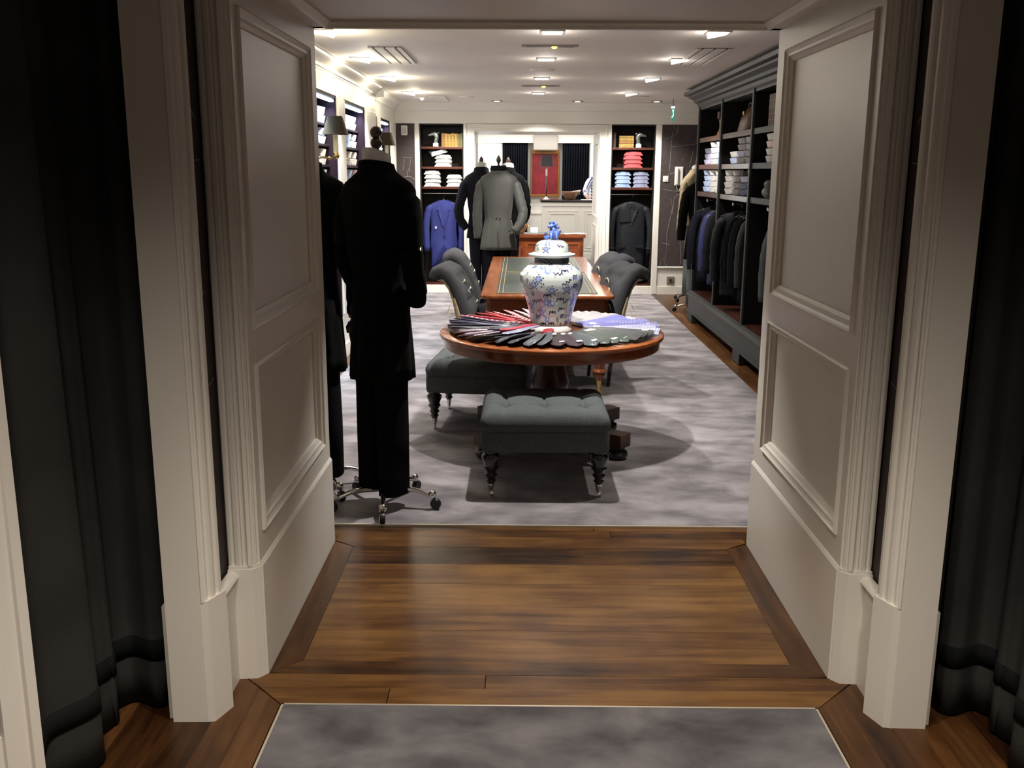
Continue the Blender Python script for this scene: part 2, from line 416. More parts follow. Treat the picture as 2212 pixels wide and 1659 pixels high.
plank([(-.807, 2.86), (-.74, 2.853), (.94, 2.853), (1.009, 2.86), (br, 2.938), (bl, 2.938)])
plank([(-.815, 2.768), (-.10, 2.768), (-.10, 2.851), (-.90, 2.851)]); plank([(-.10, 2.768), (1.02, 2.768), (1.10, 2.851), (-.10, 2.851)])
plank([(-.726, 2.671), (-.40, 2.671), (-.40, 2.768), (-.815, 2.768)]); plank([(-.40, 2.671), (.925, 2.671), (1.02, 2.768), (-.40, 2.768)])
def ymit(x): return 2.671 + (-.726-x)*(2.851-2.671)/(.90-.726)
xs = [-.726, -.815, -.905]
plank([(-.815, -1.2), (-.726, -1.2), (-.726, 2.671), (-.815, 2.763)], 'oakY')
plank([(-.905, -1.2), (-.815, -1.2), (-.815, 2.763), (-.905, 2.856)], 'oakY')
plank([(.925, -1.2), (1.018, -1.2), (1.018, 2.763), (.925, 2.671)], 'oakY')
plank([(1.018, -1.2), (1.11, -1.2), (1.11, 2.856), (1.018, 2.763)], 'oakY')
for k in range(10):
    y1 = 2.9
    plank(rect(-.905-.125*(k+1), -.905-.125*k, -1.2, y1), 'oakY'); plank(rect(1.11+.125*k, 1.11+.125*(k+1), -1.2, y1), 'oakY')
for k in range(6):
    for j in range(5): plank(rect(1.762+.125*k, 1.762+.125*(k+1), 4.192+1.75*j+(.0 if j == 0 else .4*(k % 2)), 4.192+1.75*(j+1)+.4*(k % 2)), 'oakY')
for j in range(5): plank(rect(-1.62, -1.42, 4.192+1.75*j, 4.192+1.75*(j+1)), 'oakY')
# ---- fitted carpets
c = MB().slab(-1.42, 1.762, 4.2, 12.895, -.006, .006, .004)
tag(link('fitted_carpet', c, M['carpet']), 'large grey fitted carpet with brushed pile filling the shop floor', 'carpet')
c = MB().slab(-.712, .912, -1.2, 2.66, -.006, .006, .004)
tag(link('entrance_carpet', c, M['rug']), 'darker grey inset carpet in the foreground, nearest the camera', 'carpet')
struct('trim_1', MB().box(-1.42, 1.762, 4.192, 4.2, -.006, .008), M['trimmetal'])
e = MB(); e.box(-.719, -.712, -1.2, 2.667, -.006, .005); e.box(.912, .919, -1.2, 2.667, -.006, .005); e.box(-.719, .919, 2.66, 2.667, -.006, .005)
struct('trim_2', e, M['trimmetal'])
c = MB().box(-1.895, 2.395, 13.955, 20.44, -.006, .004)
tag(link('far_room_carpet', c, M['carpet']), 'grey carpet in the bright room beyond the far doorway', 'carpet')
c = MB().box(-.594, 1.03, 12.9, 13.95, -.006, .003)
tag(link('threshold_carpet', c, M['carpet']), 'narrow strip of grey carpet running through the far doorway', 'carpet')

# ---- passage: reveals with panels
PROF = [(0, 0), (0, .006), (.006, .012), (.012, .006), (.020, .002), (.028, .002), (.034, -.006), (.046, -.014), (.046, -.024), (0, -.024)]
def reveal(side):
    m = (lambda b: b) if side == 'left' else mirror
    wall = struct('wall_passage_'+side, m(MB().box(-3.2, -.845, YF+.005, YB, 0, 2.62)), M['paint'])
    fr = MB(); X0, X1 = -.85, -.815
    ya, yb = 2.9, 3.87
    fr.box(X0, X1, YF, ya, .38, 2.20); fr.box(X0, X1, yb, YB, .38, 2.20)
    for z0, z1 in ((.38, .475), (1.015, 1.12), (2.06, 2.20)): fr.box(X0, X1, ya, yb, z0, z1)
    link('panel_frame', m(fr), M['paint'], wall)
    for z0, z1 in ((.475, 1.015), (1.12, 2.06)):
        p = MB(); p.frame([(X1, ya, z0), (X1, yb, z0), (X1, yb, z1), (X1, ya, z1)], (1, 0, 0), PROF)
        link('panel_moulding', m(p), M['paint'], wall)
        p = MB(); p.box(-.846, -.836, ya+.04, yb-.04, z0+.04, z1-.04)
        link('panel', m(p), M['paint'], wall)
    b = MB(); b.extr([(0, 0), (.010, 0), (.010, .375), (.004, .385), (.0, .39)], (X1-.001, YF, 0), (X1-.001, YB, 0), (1, 0, 0), (0, 0, 1))
    struct('baseboard_passage_'+side, m(b), M['paint'])
    # fluted pilaster beside the mouth, facing the lobby
    s = MB(); s.box(-.905, -.822, YF-.012, YF+.01, 0, 2.62)
    pr = [(0, 0), (0, .012), (.008, .014), (.010, .008), (.016, .008), (.022, .016), (.034, .018), (.040, .010), (.044, .016), (.048, .010), (.054, .012), (.062, .020), (.072, .016), (.074, .006), (.080, .006), (.080, 0)]
    s.extr(pr, (-.905, YF-.012, .385), (-.905, YF-.012, 2.62), (1, 0, 0), (0, -1, 0))
    s2 = MB(); s2.prism([(-.908, YF-.038), (-.832, YF-.030), (-.812, YF-.005), (-.812, YF+.01), (-.908, YF+.01)], 0, .375); s2.prism([(-.906, YF-.034), (-.834, YF-.027), (-.814, YF-.005), (-.814, YF+.01), (-.906, YF+.01)], .375, .385)
    t = struct('trim_pilaster_'+side, m(s), M['paint'])
    link('plinth', m(s2), M['paint'], t)
    # short papered return wall with dado and rail
    off = 0 if side == 'left' else -.004
    g = lambda mb: m(mb) if side == 'left' else mirror(mb, off)
    r = struct('wall_return_'+side, g(MB().box(-1.0, -.916, 2.64, YF, 0, 2.62)), M['paper'])
    link('dado', g(MB().box(-1.0, -.890, 2.64, YF, 0, .34)), M['paint'], r)
    d = MB(); d.extr([(0, 0), (.012, 0), (.016, .012), (.024, .016), (.030, .026), (.024, .040), (.010, .046), (0, .046)], (-.905, 2.64, .325), (-.905, YF-.01, .325), (1, 0, 0), (0, 0, 1))
    link('chair_rail', g(d), M['paint'], r, True, sharp=50)
    ch = MB()
    for (y0, z0, y1, z1) in ((2.66, 1.12, 2.78, 1.26), (2.68, .62, 2.76, .60), (2.70, 1.62, 2.82, 1.63), (2.67, 1.83, 2.80, 1.74), (2.74, .62, 2.75, 1.05), (2.67, .95, 2.82, .99)):
        ch.tube([(-.9155, y0, z0), (-.9155, y1, z1)], .0014, 4)
    link('chalk_line', g(ch), M['chalk'], r)
    # post of the fitting-room opening, skewed like the lobby wall
    off = 0 if side == 'left' else -.012
    g = lambda mb: m(mb) if side == 'left' else mirror(mb, off)
    p = MB(); p.prism([(-1.016, 2.564), (-.912, 2.566), (-.884, 2.651), (-.893, 2.70), (-1.016, 2.70)], 0, 2.62)
    pt = struct('trim_post_'+side, g(p), M['paint'])
    dv = Vector((.3494, .937, 0)).normalized(); nv = Vector((dv.y, -dv.x, 0))
    fl = [(0, 0), (0, .004), (.006, .010), (.010, .006), (.014, .010), (.018, .010), (.022, .004), (.030, .004), (.036, .010), (.046, .012), (.056, .010), (.060, .004), (.066, .004), (.070, .012), (.080, .012), (.080, 0)]
    q = MB(); q.extr(fl, (-.9125, 2.566, .38), (-.9125, 2.566, 2.62), dv, nv)
    link('fluted_casing', g(q), M['paint'], pt)
    q = MB(); q.prism([(-.914, 2.566), (-.893, 2.571), (-.863, 2.651), (-.885, 2.662)], 0, .384)
    link('plinth', g(q), M['paint'], pt)
    q = MB().box(-1.034, -1.012, 2.585, 2.70, 0, .36); link('rear_plinth', g(q), M['paint'], pt)
    # near post and lobby wall towards the camera
    S = Vector((-1.126, 2.01, 0)); D = Vector((-.375, -.927, 0)).normalized(); Nn = Vector((D.y, -D.x, 0)); 
    if Nn.x > 0: Nn = -Nn
    def P(t, k): v = S + D*t + Nn*k; return (v.x, v.y)
    near = struct('wall_lobby_'+side, g(MB().prism([P(.02, .0), P(.02, .12), P(3.6, .12), P(3.6, 0)], 0, 2.62)), M['paper'])
    q = MB(); q.prism([P(0, -.012), P(.0, .13), P(.03, .13), P(.09, 0), P(.09, -.012)], 0, 2.62); q.prism([P(-.004, -.022), P(-.004, -.01), P(.022, -.01), P(.022, -.022)], 0, 2.62)
    q.prism([P(.07, -.020), P(.07, -.01), P(.09, -.01), P(.09, -.020)], 0, 2.62)
    link('casing', g(q), M['paint'], near)
    q = MB(); q.prism([P(.09, -.012), P(.09, .01), P(3.6, .01), P(3.6, -.012)], 0, .36); link('dado', g(q), M['paint'], near)
    # header over the opening and the booth behind
    h = struct('wall_booth_'+side, g(MB().box(-2.3, -2.2, .4, 2.9, 0, 2.62).box(-2.3, -1.016, 2.70, 2.86, 0, 2.62).box(-2.3, -1.5, .3, .4, 0, 2.62)), M['nichein'])
reveal('left'); reveal('right')
# header and panelled soffit of the passage
h = struct('wall_header', MB().box(-3.2, 3.4, YF+.005, YB, 2.168, 2.62), M['paint'])
q = MB(); q.box(XL-.01, XR+.01, YB-.05, YB, 2.146, 2.17); q.box(XL-.01, XR+.01, YF, YF+.06, 2.146, 2.17)
q.box(XL-.01, XL+.045, YF, YB, 2.146, 2.17); q.box(XR-.045, XR+.01, YF, YB, 2.146, 2.17)
link('soffit_frame', q, M['paint'], h)
q = MB(); x0, x1, y0, y1 = XL+.045, XR-.045, YF+.06, YB-.05
q.frame([(x0, y0, 2.146), (x1, y0, 2.146), (x1, y1, 2.146), (x0, y1, 2.146)], (0, 0, -1), [(0, 0), (0, .008), (.010, .006), (.018, -.004), (.03, -.012), (.03, -.024), (0, -.024)])
link('soffit_moulding', q, M['paint'], h)
q = MB(); q.box(XL-.01, XR+.01, YF-.02, YF+.01, 2.13, 2.62); link('header_casing', q, M['paint'], h)
struct('ceiling_lobby', MB().box(-3.2, 3.4, -1.4, YF+.02, 2.62, 2.7), M['ceil'])
struct('wall_back', MB().box(-3.2, 3.4, -1.4, -1.3, 0, 2.62), M['paint'])

# ---- shop ceiling and walls
struct('ceiling', MB().box(-2.1, 2.7, YB, 13.0, CEIL, 2.62), M['ceil'])
CROWN = [(0, 0), (.10, 0), (.10, -.014), (.088, -.020), (.082, -.036), (.060, -.052), (.036, -.066), (.022, -.084), (.020, -.100), (.008, -.106), (.006, -.116), (0, -.116)]
def crown(a, b, u, name='crown_moulding', parent=None, prof=CROWN, m='paintb'):
    q = MB(); q.extr(prof, a, b, u, (0, 0, 1))
    return link(name, q, M[m], parent, True, sharp=35)
WX, WX2 = -1.52, -1.62
lw = MB()
lw.box(-2.1, -1.98, YB, 13.0, 0, CEIL)                      # back of the bays
lw.box(-2.0, WX, YB, 6.95, .0, CEIL); lw.box(-2.0, WX, 8.25, 8.6, 0, CEIL); lw.box(-2.0, WX, 9.75, 10.42, 0, CEIL)
lw.box(-2.0, WX, 6.95, 8.25, 0, .36); lw.box(-2.0, WX, 8.6, 9.75, 0, .36); lw.box(-2.0, WX, 6.95, 8.25, 2.2, CEIL); lw.box(-2.0, WX, 8.6, 9.75, 2.2, CEIL)
lw.box(-2.0, WX2, 10.42, 11.5, 0, CEIL); lw.box(-2.0, WX2, 12.35, 12.95, 0, CEIL); lw.box(-2.0, WX2, 11.5, 12.35, 0, .36); lw.box(-2.0, WX2, 11.5, 12.35, 2.2, CEIL)
wl = struct('wall_left', lw, M['paintb'])
for y0, y1, xx in ((10.44, 10.6, WX2), (10.9, 11.2, WX2)):
    link('papered_strip', MB().box(xx-.01, xx+.004, y0, y1, .36, 2.2), M['paper'], wl)
for y0, y1, xx in ((8.27, 8.58, WX), (9.78, 10.12, WX), (10.14, 10.40, WX), (10.61, 10.89, WX2), (11.22, 11.48, WX2), (12.38, 12.84, WX2)):
    q = MB().slab(xx-.01, xx+.014, y0, y1, .38, 2.19, .006); link('pilaster', q, M['paintb'], wl)
crown((WX, YB, CEIL), (WX, 10.44, CEIL), (1, 0, 0), parent=wl)
q = MB(); q.extr(CROWN, (WX+.1, 10.42, CEIL), (WX2, 10.42, CEIL), (0, 1, 0), (0, 0, 1)); link('crown_moulding', q, M['paintb'], wl, True, sharp=35)
crown((WX2, 10.42, CEIL), (WX2, 12.92, CEIL), (1, 0, 0), parent=wl)
q = MB(); q.box(WX, WX+.012, YB, 10.42, 0, .12); q.box(WX2, WX2+.012, 10.42, 12.9, 0, .12); struct('baseboard_left', q, M['paintb'])
for y0, y1, xx in ((6.95, 8.25, WX), (8.6, 9.75, WX), (11.5, 12.35, WX2)):
    q = MB(); q.box(-1.985, xx-.004, y0, y0+.03, .36, 2.2); q.box(-1.985, xx-.004, y1-.03, y1, .36, 2.2); q.box(-1.985, -1.96, y0, y1, .36, 2.2); q.box(-1.985, xx-.004, y0, y1, 2.175, 2.2); q.box(-1.985, xx-.004, y0, y1, .36, .385)
    link('bay_lining', q, M['baywood'], wl)
# right wall, front wall panels beside the passage
struct('wall_right', MB().box(2.5, 2.7, YB, 13.0, 0, CEIL), M['paper'])
struct('wall_front', MB().box(-2.0, XL-.04, YB-.002, YB+.015, 0, CEIL).box(XR+.04, 2.5, YB-.002, YB+.015, 0, CEIL).box(-2.0, 2.5, YB-.002, YB+.015, 2.17, CEIL), M['paintb'])
# back wall with two niches and the far doorway
BY = 12.9
OL, OR, OT = -.594, 1.03, 2.105
b = MB()
b.box(-2.0, -1.31, BY, BY+1.05, 0, CEIL); b.box(1.76, 2.7, BY, BY+1.05, 0, CEIL)
b.box(-1.31, -.737, BY+.36, BY+1.05, 0, CEIL); b.box(1.186, 1.76, BY+.36, BY+1.05, 0, CEIL)
b.box(-.737, OL, BY, BY+1.05, 0, CEIL); b.box(OR, 1.186, BY, BY+1.05, 0, CEIL)
b.box(-1.31, -.737, BY, BY+.36, 0, .11); b.box(1.186, 1.76, BY, BY+.36, 0, .11)
b.box(-1.31, 1.76, BY, BY+.36, 2.2, CEIL); b.box(OL, OR, BY, BY+1.05, OT, CEIL)
wb = struct('wall_far', b, M['paintb'])
q = MB(); q.box(-2.0, 2.5, BY-.018, BY, 2.203, 2.36); link('frieze', q, M['paintb'], wb)
BC = [(0, 0), (.13, 0), (.13, -.012), (.10, -.024), (.06, -.050), (.036, -.08), (.03, -.10), (.012, -.106), (0, -.11)]
crown((-1.62, BY-.018, CEIL), (2.5, BY-.018, CEIL), (0, -1, 0), parent=wb, prof=BC)
link('wallpaper_panel', MB().box(-1.62, -1.373, BY-.006, BY+.01, .345, 2.2), M['paper'], wb)
link('wallpaper_panel', MB().box(1.838, 2.5, BY-.006, BY+.01, .363, 2.2), M['paper'], wb)
for x0, x1 in ((-1.373, -1.31), (1.76, 1.838)): link('pilaster', MB().slab(x0, x1, BY-.016, BY+.01, 0, 2.203, .006), M['paintb'], wb)
for x0, x1 in ((-.737, -.700), (1.138, 1.186)): link('pilaster', MB().slab(x0, x1, BY-.012, BY+.01, 0, 2.203, .005), M['paintb'], wb)
cas = [(0, 0), (0, .018), (.012, .022), (.02, .012), (.05, .012), (.06, .006), (.09, .006), (.104, .016), (.104, 0)]
q = MB()
cl = [(OL, 0), (OL, OT), (OR, OT), (OR, 0)]
R = []
for i, (x, z) in enumerate(cl):
    ox = (-1, 0)[0] if x < 0 else 1
    oz = 1 if z > 0 else 0
    R.append([(x+ox*u, BY-h, z+oz*u*.9) for u, h in cas])
q.rings(R); struct('door_casing', q, M['paintb'])
q = MB(); q.box(-1.62, OL-.1, BY-.012, BY+.002, 0, .105); q.box(OR+.1, 2.5, BY-.012, BY+.002, 0, .105); struct('baseboard_far', q, M['paintb'])
q = MB(); q.extr([(0, 0), (.014, .0), (.018, .01), (.006, .02), (0, .02)], (1.838, BY-.006, .352), (2.5, BY-.006, .352), (0, -1, 0), (0, 0, 1)); q.extr([(0, 0), (.014, .0), (.018, .01), (.006, .02), (0, .02)], (-1.62, BY-.006, .335), (-1.373, BY-.006, .335), (0, -1, 0), (0, 0, 1))
link('dado_rail', q, M['paintb'], wb)
# panels inside the far doorway's reveals
for x, u in ((OL, 1), (OR, -1)):
    for z0, z1 in ((.15, .9), (1.0, 1.98)):
        q = MB(); q.frame([(x, BY+.12, z0), (x, BY+.93, z0), (x, BY+.93, z1), (x, BY+.12, z1)], (u, 0, 0), [(0, 0), (0, .008), (.02, .008), (.03, 0), (.03, -.004), (0, -.004)]); link('reveal_moulding', q, M['paintb'], wb)
# chalk drawings printed on the wallpaper: garment patterns
def chalk(lines, parent, y=BY-.008, x0=0, z0=0, s=1.0, r=.0022):
    q = MB()
    for ln in lines: q.tube([(x0+s*px, y, z0+s*pz) for px, pz in ln], r, 4)
    link('chalk_line', q, M['chalk'], parent)
PANEL = [[(.12, .0), (.06, .12), (.02, .02)], [(.10, .10), (.10, .45), (.16, .78), (.13, .90)], [(.30, .05), (.28, .35), (.30, .60)], [(.30, .60), (.62, .62)], [(.34, .0), (.34, .18), (.60, .19)],
         [(.04, 1.10), (.10, 1.22), (.24, 1.25)], [(.02, 1.02), (.30, .98)], [(.16, .70), (.18, .92), (.30, 1.0), (.60, .98)], [(.10, 1.25), (.12, 1.75)], [(.12, 1.56), (.44, 1.60), (.44, 1.82), (.66, 1.84)],
         [(.04, 1.66), (.18, 1.72), (.14, 1.82)], [(.18, 1.72), (.20, 1.84)], [(.36, 1.30), (.40, 1.52)], [(.26, .42), (.60, .40)], [(.05, .32), (.14, .30)]]
chalk(PANEL, wb, x0=1.85, z0=.36)
letters = [[(.30, 1.70), (.34, 1.70)], [(.31, 1.66), (.33, 1.66)], [(.26, 1.42), (.26, 1.38), (.29, 1.42)], [(.20, .96), (.24, .96)], [(.20, .93), (.23, .93)], [(.20, .90), (.24, .90)], [(.36, .72), (.40, .72)], [(.36, .69), (.39, .69)], [(.40, .12), (.40, .04)], [(.43, .12), (.43, .06)]]
chalk(letters, wb, x0=1.85, z0=.36, r=.0015)
chalk([[(.02, .9), (.06, .97), (.16, .98), (.22, .94)], [(.07, 1.22), (.19, 1.22)], [(.09, 1.20), (.07, 1.06)], [(.17, 1.20), (.15, 1.04)], [(.12, .98), (.14, 1.08)], [(.03, .60), (.06, .72), (.2, .7)], [(.16, .0), (.20, .30), (.18, .52)], [(.10, .75), (.11, .68)]], wb, x0=-1.60, z0=.55)
# wallpaper drawing on the right wall too
q = MB()
for ln in [[(11.2, .5), (11.6, 1.2), (11.4, 1.9)], [(11.9, .6), (12.3, 1.5)], [(12.3, 1.5), (12.8, 1.52)]]:
    q.tube([(2.498, a, bb) for a, bb in ln], .002, 4)
# ---- room beyond
r2 = MB(); r2.box(-2.0, -1.9, 13.95, 20.6, 0, 2.6); r2.box(2.4, 2.5, 13.95, 20.6, 0, 2.6); r2.box(-2.0, 2.5, 20.5, 20.6, 0, 2.6)
wf = struct('wall_beyond', r2, M['paintb'])
struct('ceiling_beyond', MB().box(-2.0, 2.5, 13.95, 20.6, 2.45, 2.6), M['ceil'])
link('bulkhead', MB().box(-1.9, 2.4, 20.25, 20.5, 2.17, 2.45), M['paintb'], wf)
q = MB().slab(.27, .77, 20.18, 20.27, 2.02, 2.33, .03); link('bulkhead_box', q, M['greybox'], wf)
for i, (x0, x1, z0) in enumerate(((-1.25, -.36, .95), (1.43, 1.85, .95))):
    wn = struct('window_%d' % (i+1), MB().box(x0, x1, 20.44, 20.49, z0, 2.168), M['paintb'])
    link('pane', MB().box(x0+.03, x1-.03, 20.43, 20.445, z0+.03, 2.15), M['window'], wn)
q = MB().box(-1.9, 2.4, 20.47, 20.5, 0, .75); q.box(-1.9, 2.4, 20.45, 20.5, .73, .77); link('dado', q, M['paintb'], wf)
# ================================================================== large furniture
# ---- niches in the far wall
def niche(x0, x1, side):
    t = thing('shelf_niche', 'dark-lined built-in shelf niche %s of the far doorway' % ('left' if side == 'L' else 'right'), 'shelves', ((x0+x1)/2, BY+.18, .11))
    h = (x1-x0)/2-.002; H = 2.086
    q = MB(); q.box(-h, -h+.012, -.172, .172, 0, H); q.box(h-.012, h, -.172, .172, 0, H); q.box(-h, h, .160, .172, 0, H); q.box(-h, h, -.172, .172, H-.012, H)
    link('lining', q, M['nichein'], t)
    for z in (1.29, 1.545, 1.80):
        link('shelf', MB().slab(-h+.014, h-.014, -.165, .158, z-.03, z, .004), M['darkwoodX'], t)
    link('bottom_board', MB().box(-h+.014, h-.014, -.168, .158, .001, .012), M['darkwoodX'], t)
    link('hanging_rod', MB().lathe([(.010, -h+.02), (.010, h-.02)], 10, (0, -.02, 1.20), 'x'), M['chrome'], t)
niche(-1.31, -.737, 'L'); niche(1.186, 1.76, 'R')
# ---- wardrobe along the right wall
WF, WY0, WY1 = 1.9, 5.65, 10.62
def wardrobe():
    t = thing('wardrobe', 'long dark grey open wardrobe with cornice along the right wall', 'wardrobe', (2.17, 8.1, 0))
    ox, oy = 2.17, 8.1
    X0, X1 = WF-ox, 2.49-ox; a, b = WY0-oy, WY1-oy
    q = MB()
    for i, y in enumerate((5.65, 6.9, 8.15, 9.4, 10.58)):
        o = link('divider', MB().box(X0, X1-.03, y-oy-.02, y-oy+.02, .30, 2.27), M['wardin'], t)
        link('stile', MB().slab(X0-.012, X0+.01, y-oy-.022, y-oy+.024, .33, 2.27, .004), M['wardrobe'], o)
    link('end_panel', MB().box(X0+.006, X1-.01, b-.02, b-.002, .1, 2.27), M['wardrobe'], t)
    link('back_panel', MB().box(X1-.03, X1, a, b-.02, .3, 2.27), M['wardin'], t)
    link('floor_board', MB().box(X0+.01, X1-.03, a, b-.03, .31, .335), M['darkwood'], t)
    link('top_board', MB().box(X0, X1, a, b-.002, 2.24, 2.28), M['wardrobe'], t)
    # base with arched apron
    q = MB(); q.box(X0-.03, X1, a, b, .13, .30); q.extr([(0, 0), (.05, 0), (.05, .012), (.036, .022), (.03, .036), (0, .05)], (X0, a, .285), (X0, b+.02, .285), (-1, 0, 0), (0, 0, 1))
    q.extr([(0, 0), (.045, 0), (.045, .02), (0, .03)], (X0, a, .11), (X0, b+.02, .11), (-1, 0, 0), (0, 0, 1))
    link('base', q, M['wardrobe'], t)
    for y in (b-.16, 6.9+1.25-oy, a+.1):
        link('foot', MB().prism([(X0-.035, y-.12), (X0+.2, y-.12), (X0+.2, y+.14), (X0-.035, y+.14)], 0.008, .13), M['wardrobe'], t)
    CP = [(0, 0), (.018, .02), (.022, .05), (.05, .06), (.058, .085), (.10, .11), (.105, .125), (.145, .135), (.15, .165), (0, .165)]
    q = MB(); q.rings([[(X0-u, a, 2.26+h) for u, h in CP], [(X0-u, b+u, 2.26+h) for u, h in CP], [(X1, b+u, 2.26+h) for u, h in CP]])
    link('cornice', q, M['wardrobe'], t, True, sharp=30)
    for i, (y0, y1) in enumerate(((5.67, 6.88), (6.92, 8.13), (8.17, 9.38), (9.42, 10.56))):
        for z in (1.40, 1.675, 1.95):
            s = link('shelf', MB().slab(X0+.012, X1-.03, y0-oy, y1-oy, z-.028, z, .003), M['darkwood'], t)
            link('shelf_lip', MB().slab(X0+.002, X0+.016, y0-oy, y1-oy, z-.045, z+.002, .003), M['wardrobe'] if i < 2 else M['darkwood'], s)
        link('clothes_rail', MB().lathe([(.012, y0-oy), (.012, y1-oy)], 10, (2.14-ox, 0, 1.30), 'y') if False else MB().tube([(2.14-ox, y0-oy, 1.30), (2.14-ox, y1-oy, 1.30)], .012, 10), M['chrome'], t)
        link('pull_rod', MB().tube([(1.93-ox, (y0+y1)/2-oy+.05, 1.325), (2.20-ox, (y0+y1)/2-oy+.05, 1.325)], .009, 8).sphere((1.925-ox, (y0+y1)/2-oy+.05, 1.325), .018, 10), M['chrome'], t)
wardrobe()
# ---- round table
def ring_leg(mb, prof, x, y, n=20): return mb.lathe(prof, n, (x, y, 0))
TC = (.19, 5.58); TZ = .69; TR = .655
def round_table():
    t = thing('round_table', 'round mahogany pedestal table carrying the fan of ties and the vase', 'table', (*TC, .006))
    z = TZ-.006
    link('tabletop', MB().lathe([(.01, z-.03), (TR-.03, z-.03), (TR-.004, z-.026), (TR, z-.016), (TR-.002, z-.006), (TR-.012, z), (.01, z)], 72), M['mahogtop'], t, True, sharp=40)
    link('apron', MB().lathe([(TR-.06, z-.085), (TR-.028, z-.085), (TR-.024, z-.078), (TR-.026, z-.03), (TR-.06, z-.03)], 72), M['mahog'], t, True, sharp=40)
    link('column', MB().lathe([(.10, .16), (.13, .18), (.13, .22), (.09, .24), (.075, .28), (.10, .33), (.11, .38), (.085, .46), (.07, .52), (.10, .56), (.16, .58), (.17, z-.03)], 28), M['darkwood'], t, True, sharp=50)
    link('plinth', MB().slab(-.17, .17, -.15, .15, .09, .165, .01), M['darkwood'], t)
    for sx in (-1, 1):
        for sy in (-1, 1):
            tx, ty = sx*.40, sy*.33
            d = Vector((tx, ty, 0)).normalized(); n = Vector((-d.y, d.x, 0))
            L = math.hypot(tx, ty)+.02; q = MB()
            pts = [tuple(Vector((0, 0, 0))+d*k+n*w) for k, w in ((.1, -.05), (L, -.05), (L, .05), (.1, .05))]
            q.prism([(p[0], p[1]) for p in pts], .075, .15)
            l = link('leg', q, M['darkwood'], t)
            c = d*(L-.055)
            link('bun_foot', MB().lathe([(.03, 0), (.052, .006), (.062, .024), (.058, .046), (.04, .054), (.044, .062), (.05, .076)], 20, (c.x, c.y, 0)), M['ebony'], l, True, sharp=60)
round_table()
# ---- writing desk
DK = (.2, 8.36); DW, DL, DZ = .475, 1.60, .745
def desk():
    t = thing('writing_table', 'long mahogany writing table with a green leather top behind the vase', 'table', (*DK, .006))
    z = DZ-.006
    link('tabletop', MB().slab(-DW, DW, -DL, DL, z-.028, z, .010, .045), M['mahogY'], t)
    link('apron', MB().slab(-DW+.04, DW-.04, -DL+.04, DL-.04, z-.135, z-.027, .003, .03), M['mahog'], t)
    link('bead', MB().slab(-DW+.03, DW-.03, -DL+.03, DL-.03, z-.145, z-.133, .004), M['mahogtop'], t)
    for (y0, y1) in ((-DL+.12, -.012), (.012, DL-.12)):
        p = link('leather_panel', MB().box(-DW+.11, DW-.11, y0, y1, z-.001, z+.002), M['leather'], t)
        for k in (.015, .045):
            g = MB()
            X0, X1, Y0, Y1 = -DW+.11+k, DW-.11-k, y0+k, y1-k; e = .0035
            g.box(X0, X0+e, Y0, Y1, z+.0015, z+.003); g.box(X1-e, X1, Y0, Y1, z+.0015, z+.003); g.box(X0, X1, Y0, Y0+e, z+.0015, z+.003); g.box(X0, X1, Y1-e, Y1, z+.0015, z+.003)
            link('gilt_border', g, M['gilt'], p)
    for sx in (-1, 1):
        for y in (-DL+.10, 0, DL-.10):
            q = MB(); R = []
            x = sx*(DW-.09)
            prof = [(.020, .105), (.026, .12), (.040, .145), (.046, .155), (.038, .163), (.050, .172), (.052, .182), (.044, .195), (.036, .20)]
            q.lathe(prof, 20, (x, y, 0))
            for zz in (.20, .215, .56, .60):
                rr = .036+.010*(zz-.2)/.4
                R.append([(x+rr*(1+.09*math.cos(j*PI))*math.cos(2*PI*j/24), y+rr*(1+.09*math.cos(j*PI))*math.sin(2*PI*j/24), zz) for j in range(24)])
            q.rings(R)
            l = link('leg', q, M['mahog'], t)
            link('caster', MB().lathe([(.012, .028), (.015, .05), (.020, .10), (.023, .112), (.018, .116)], 14, (x, y, 0)).lathe([(.022, -.010), (.024, 0), (.022, .010)], 14, (x, y, .022), 'y'), M['brass'], l, True, sharp=50)
desk()
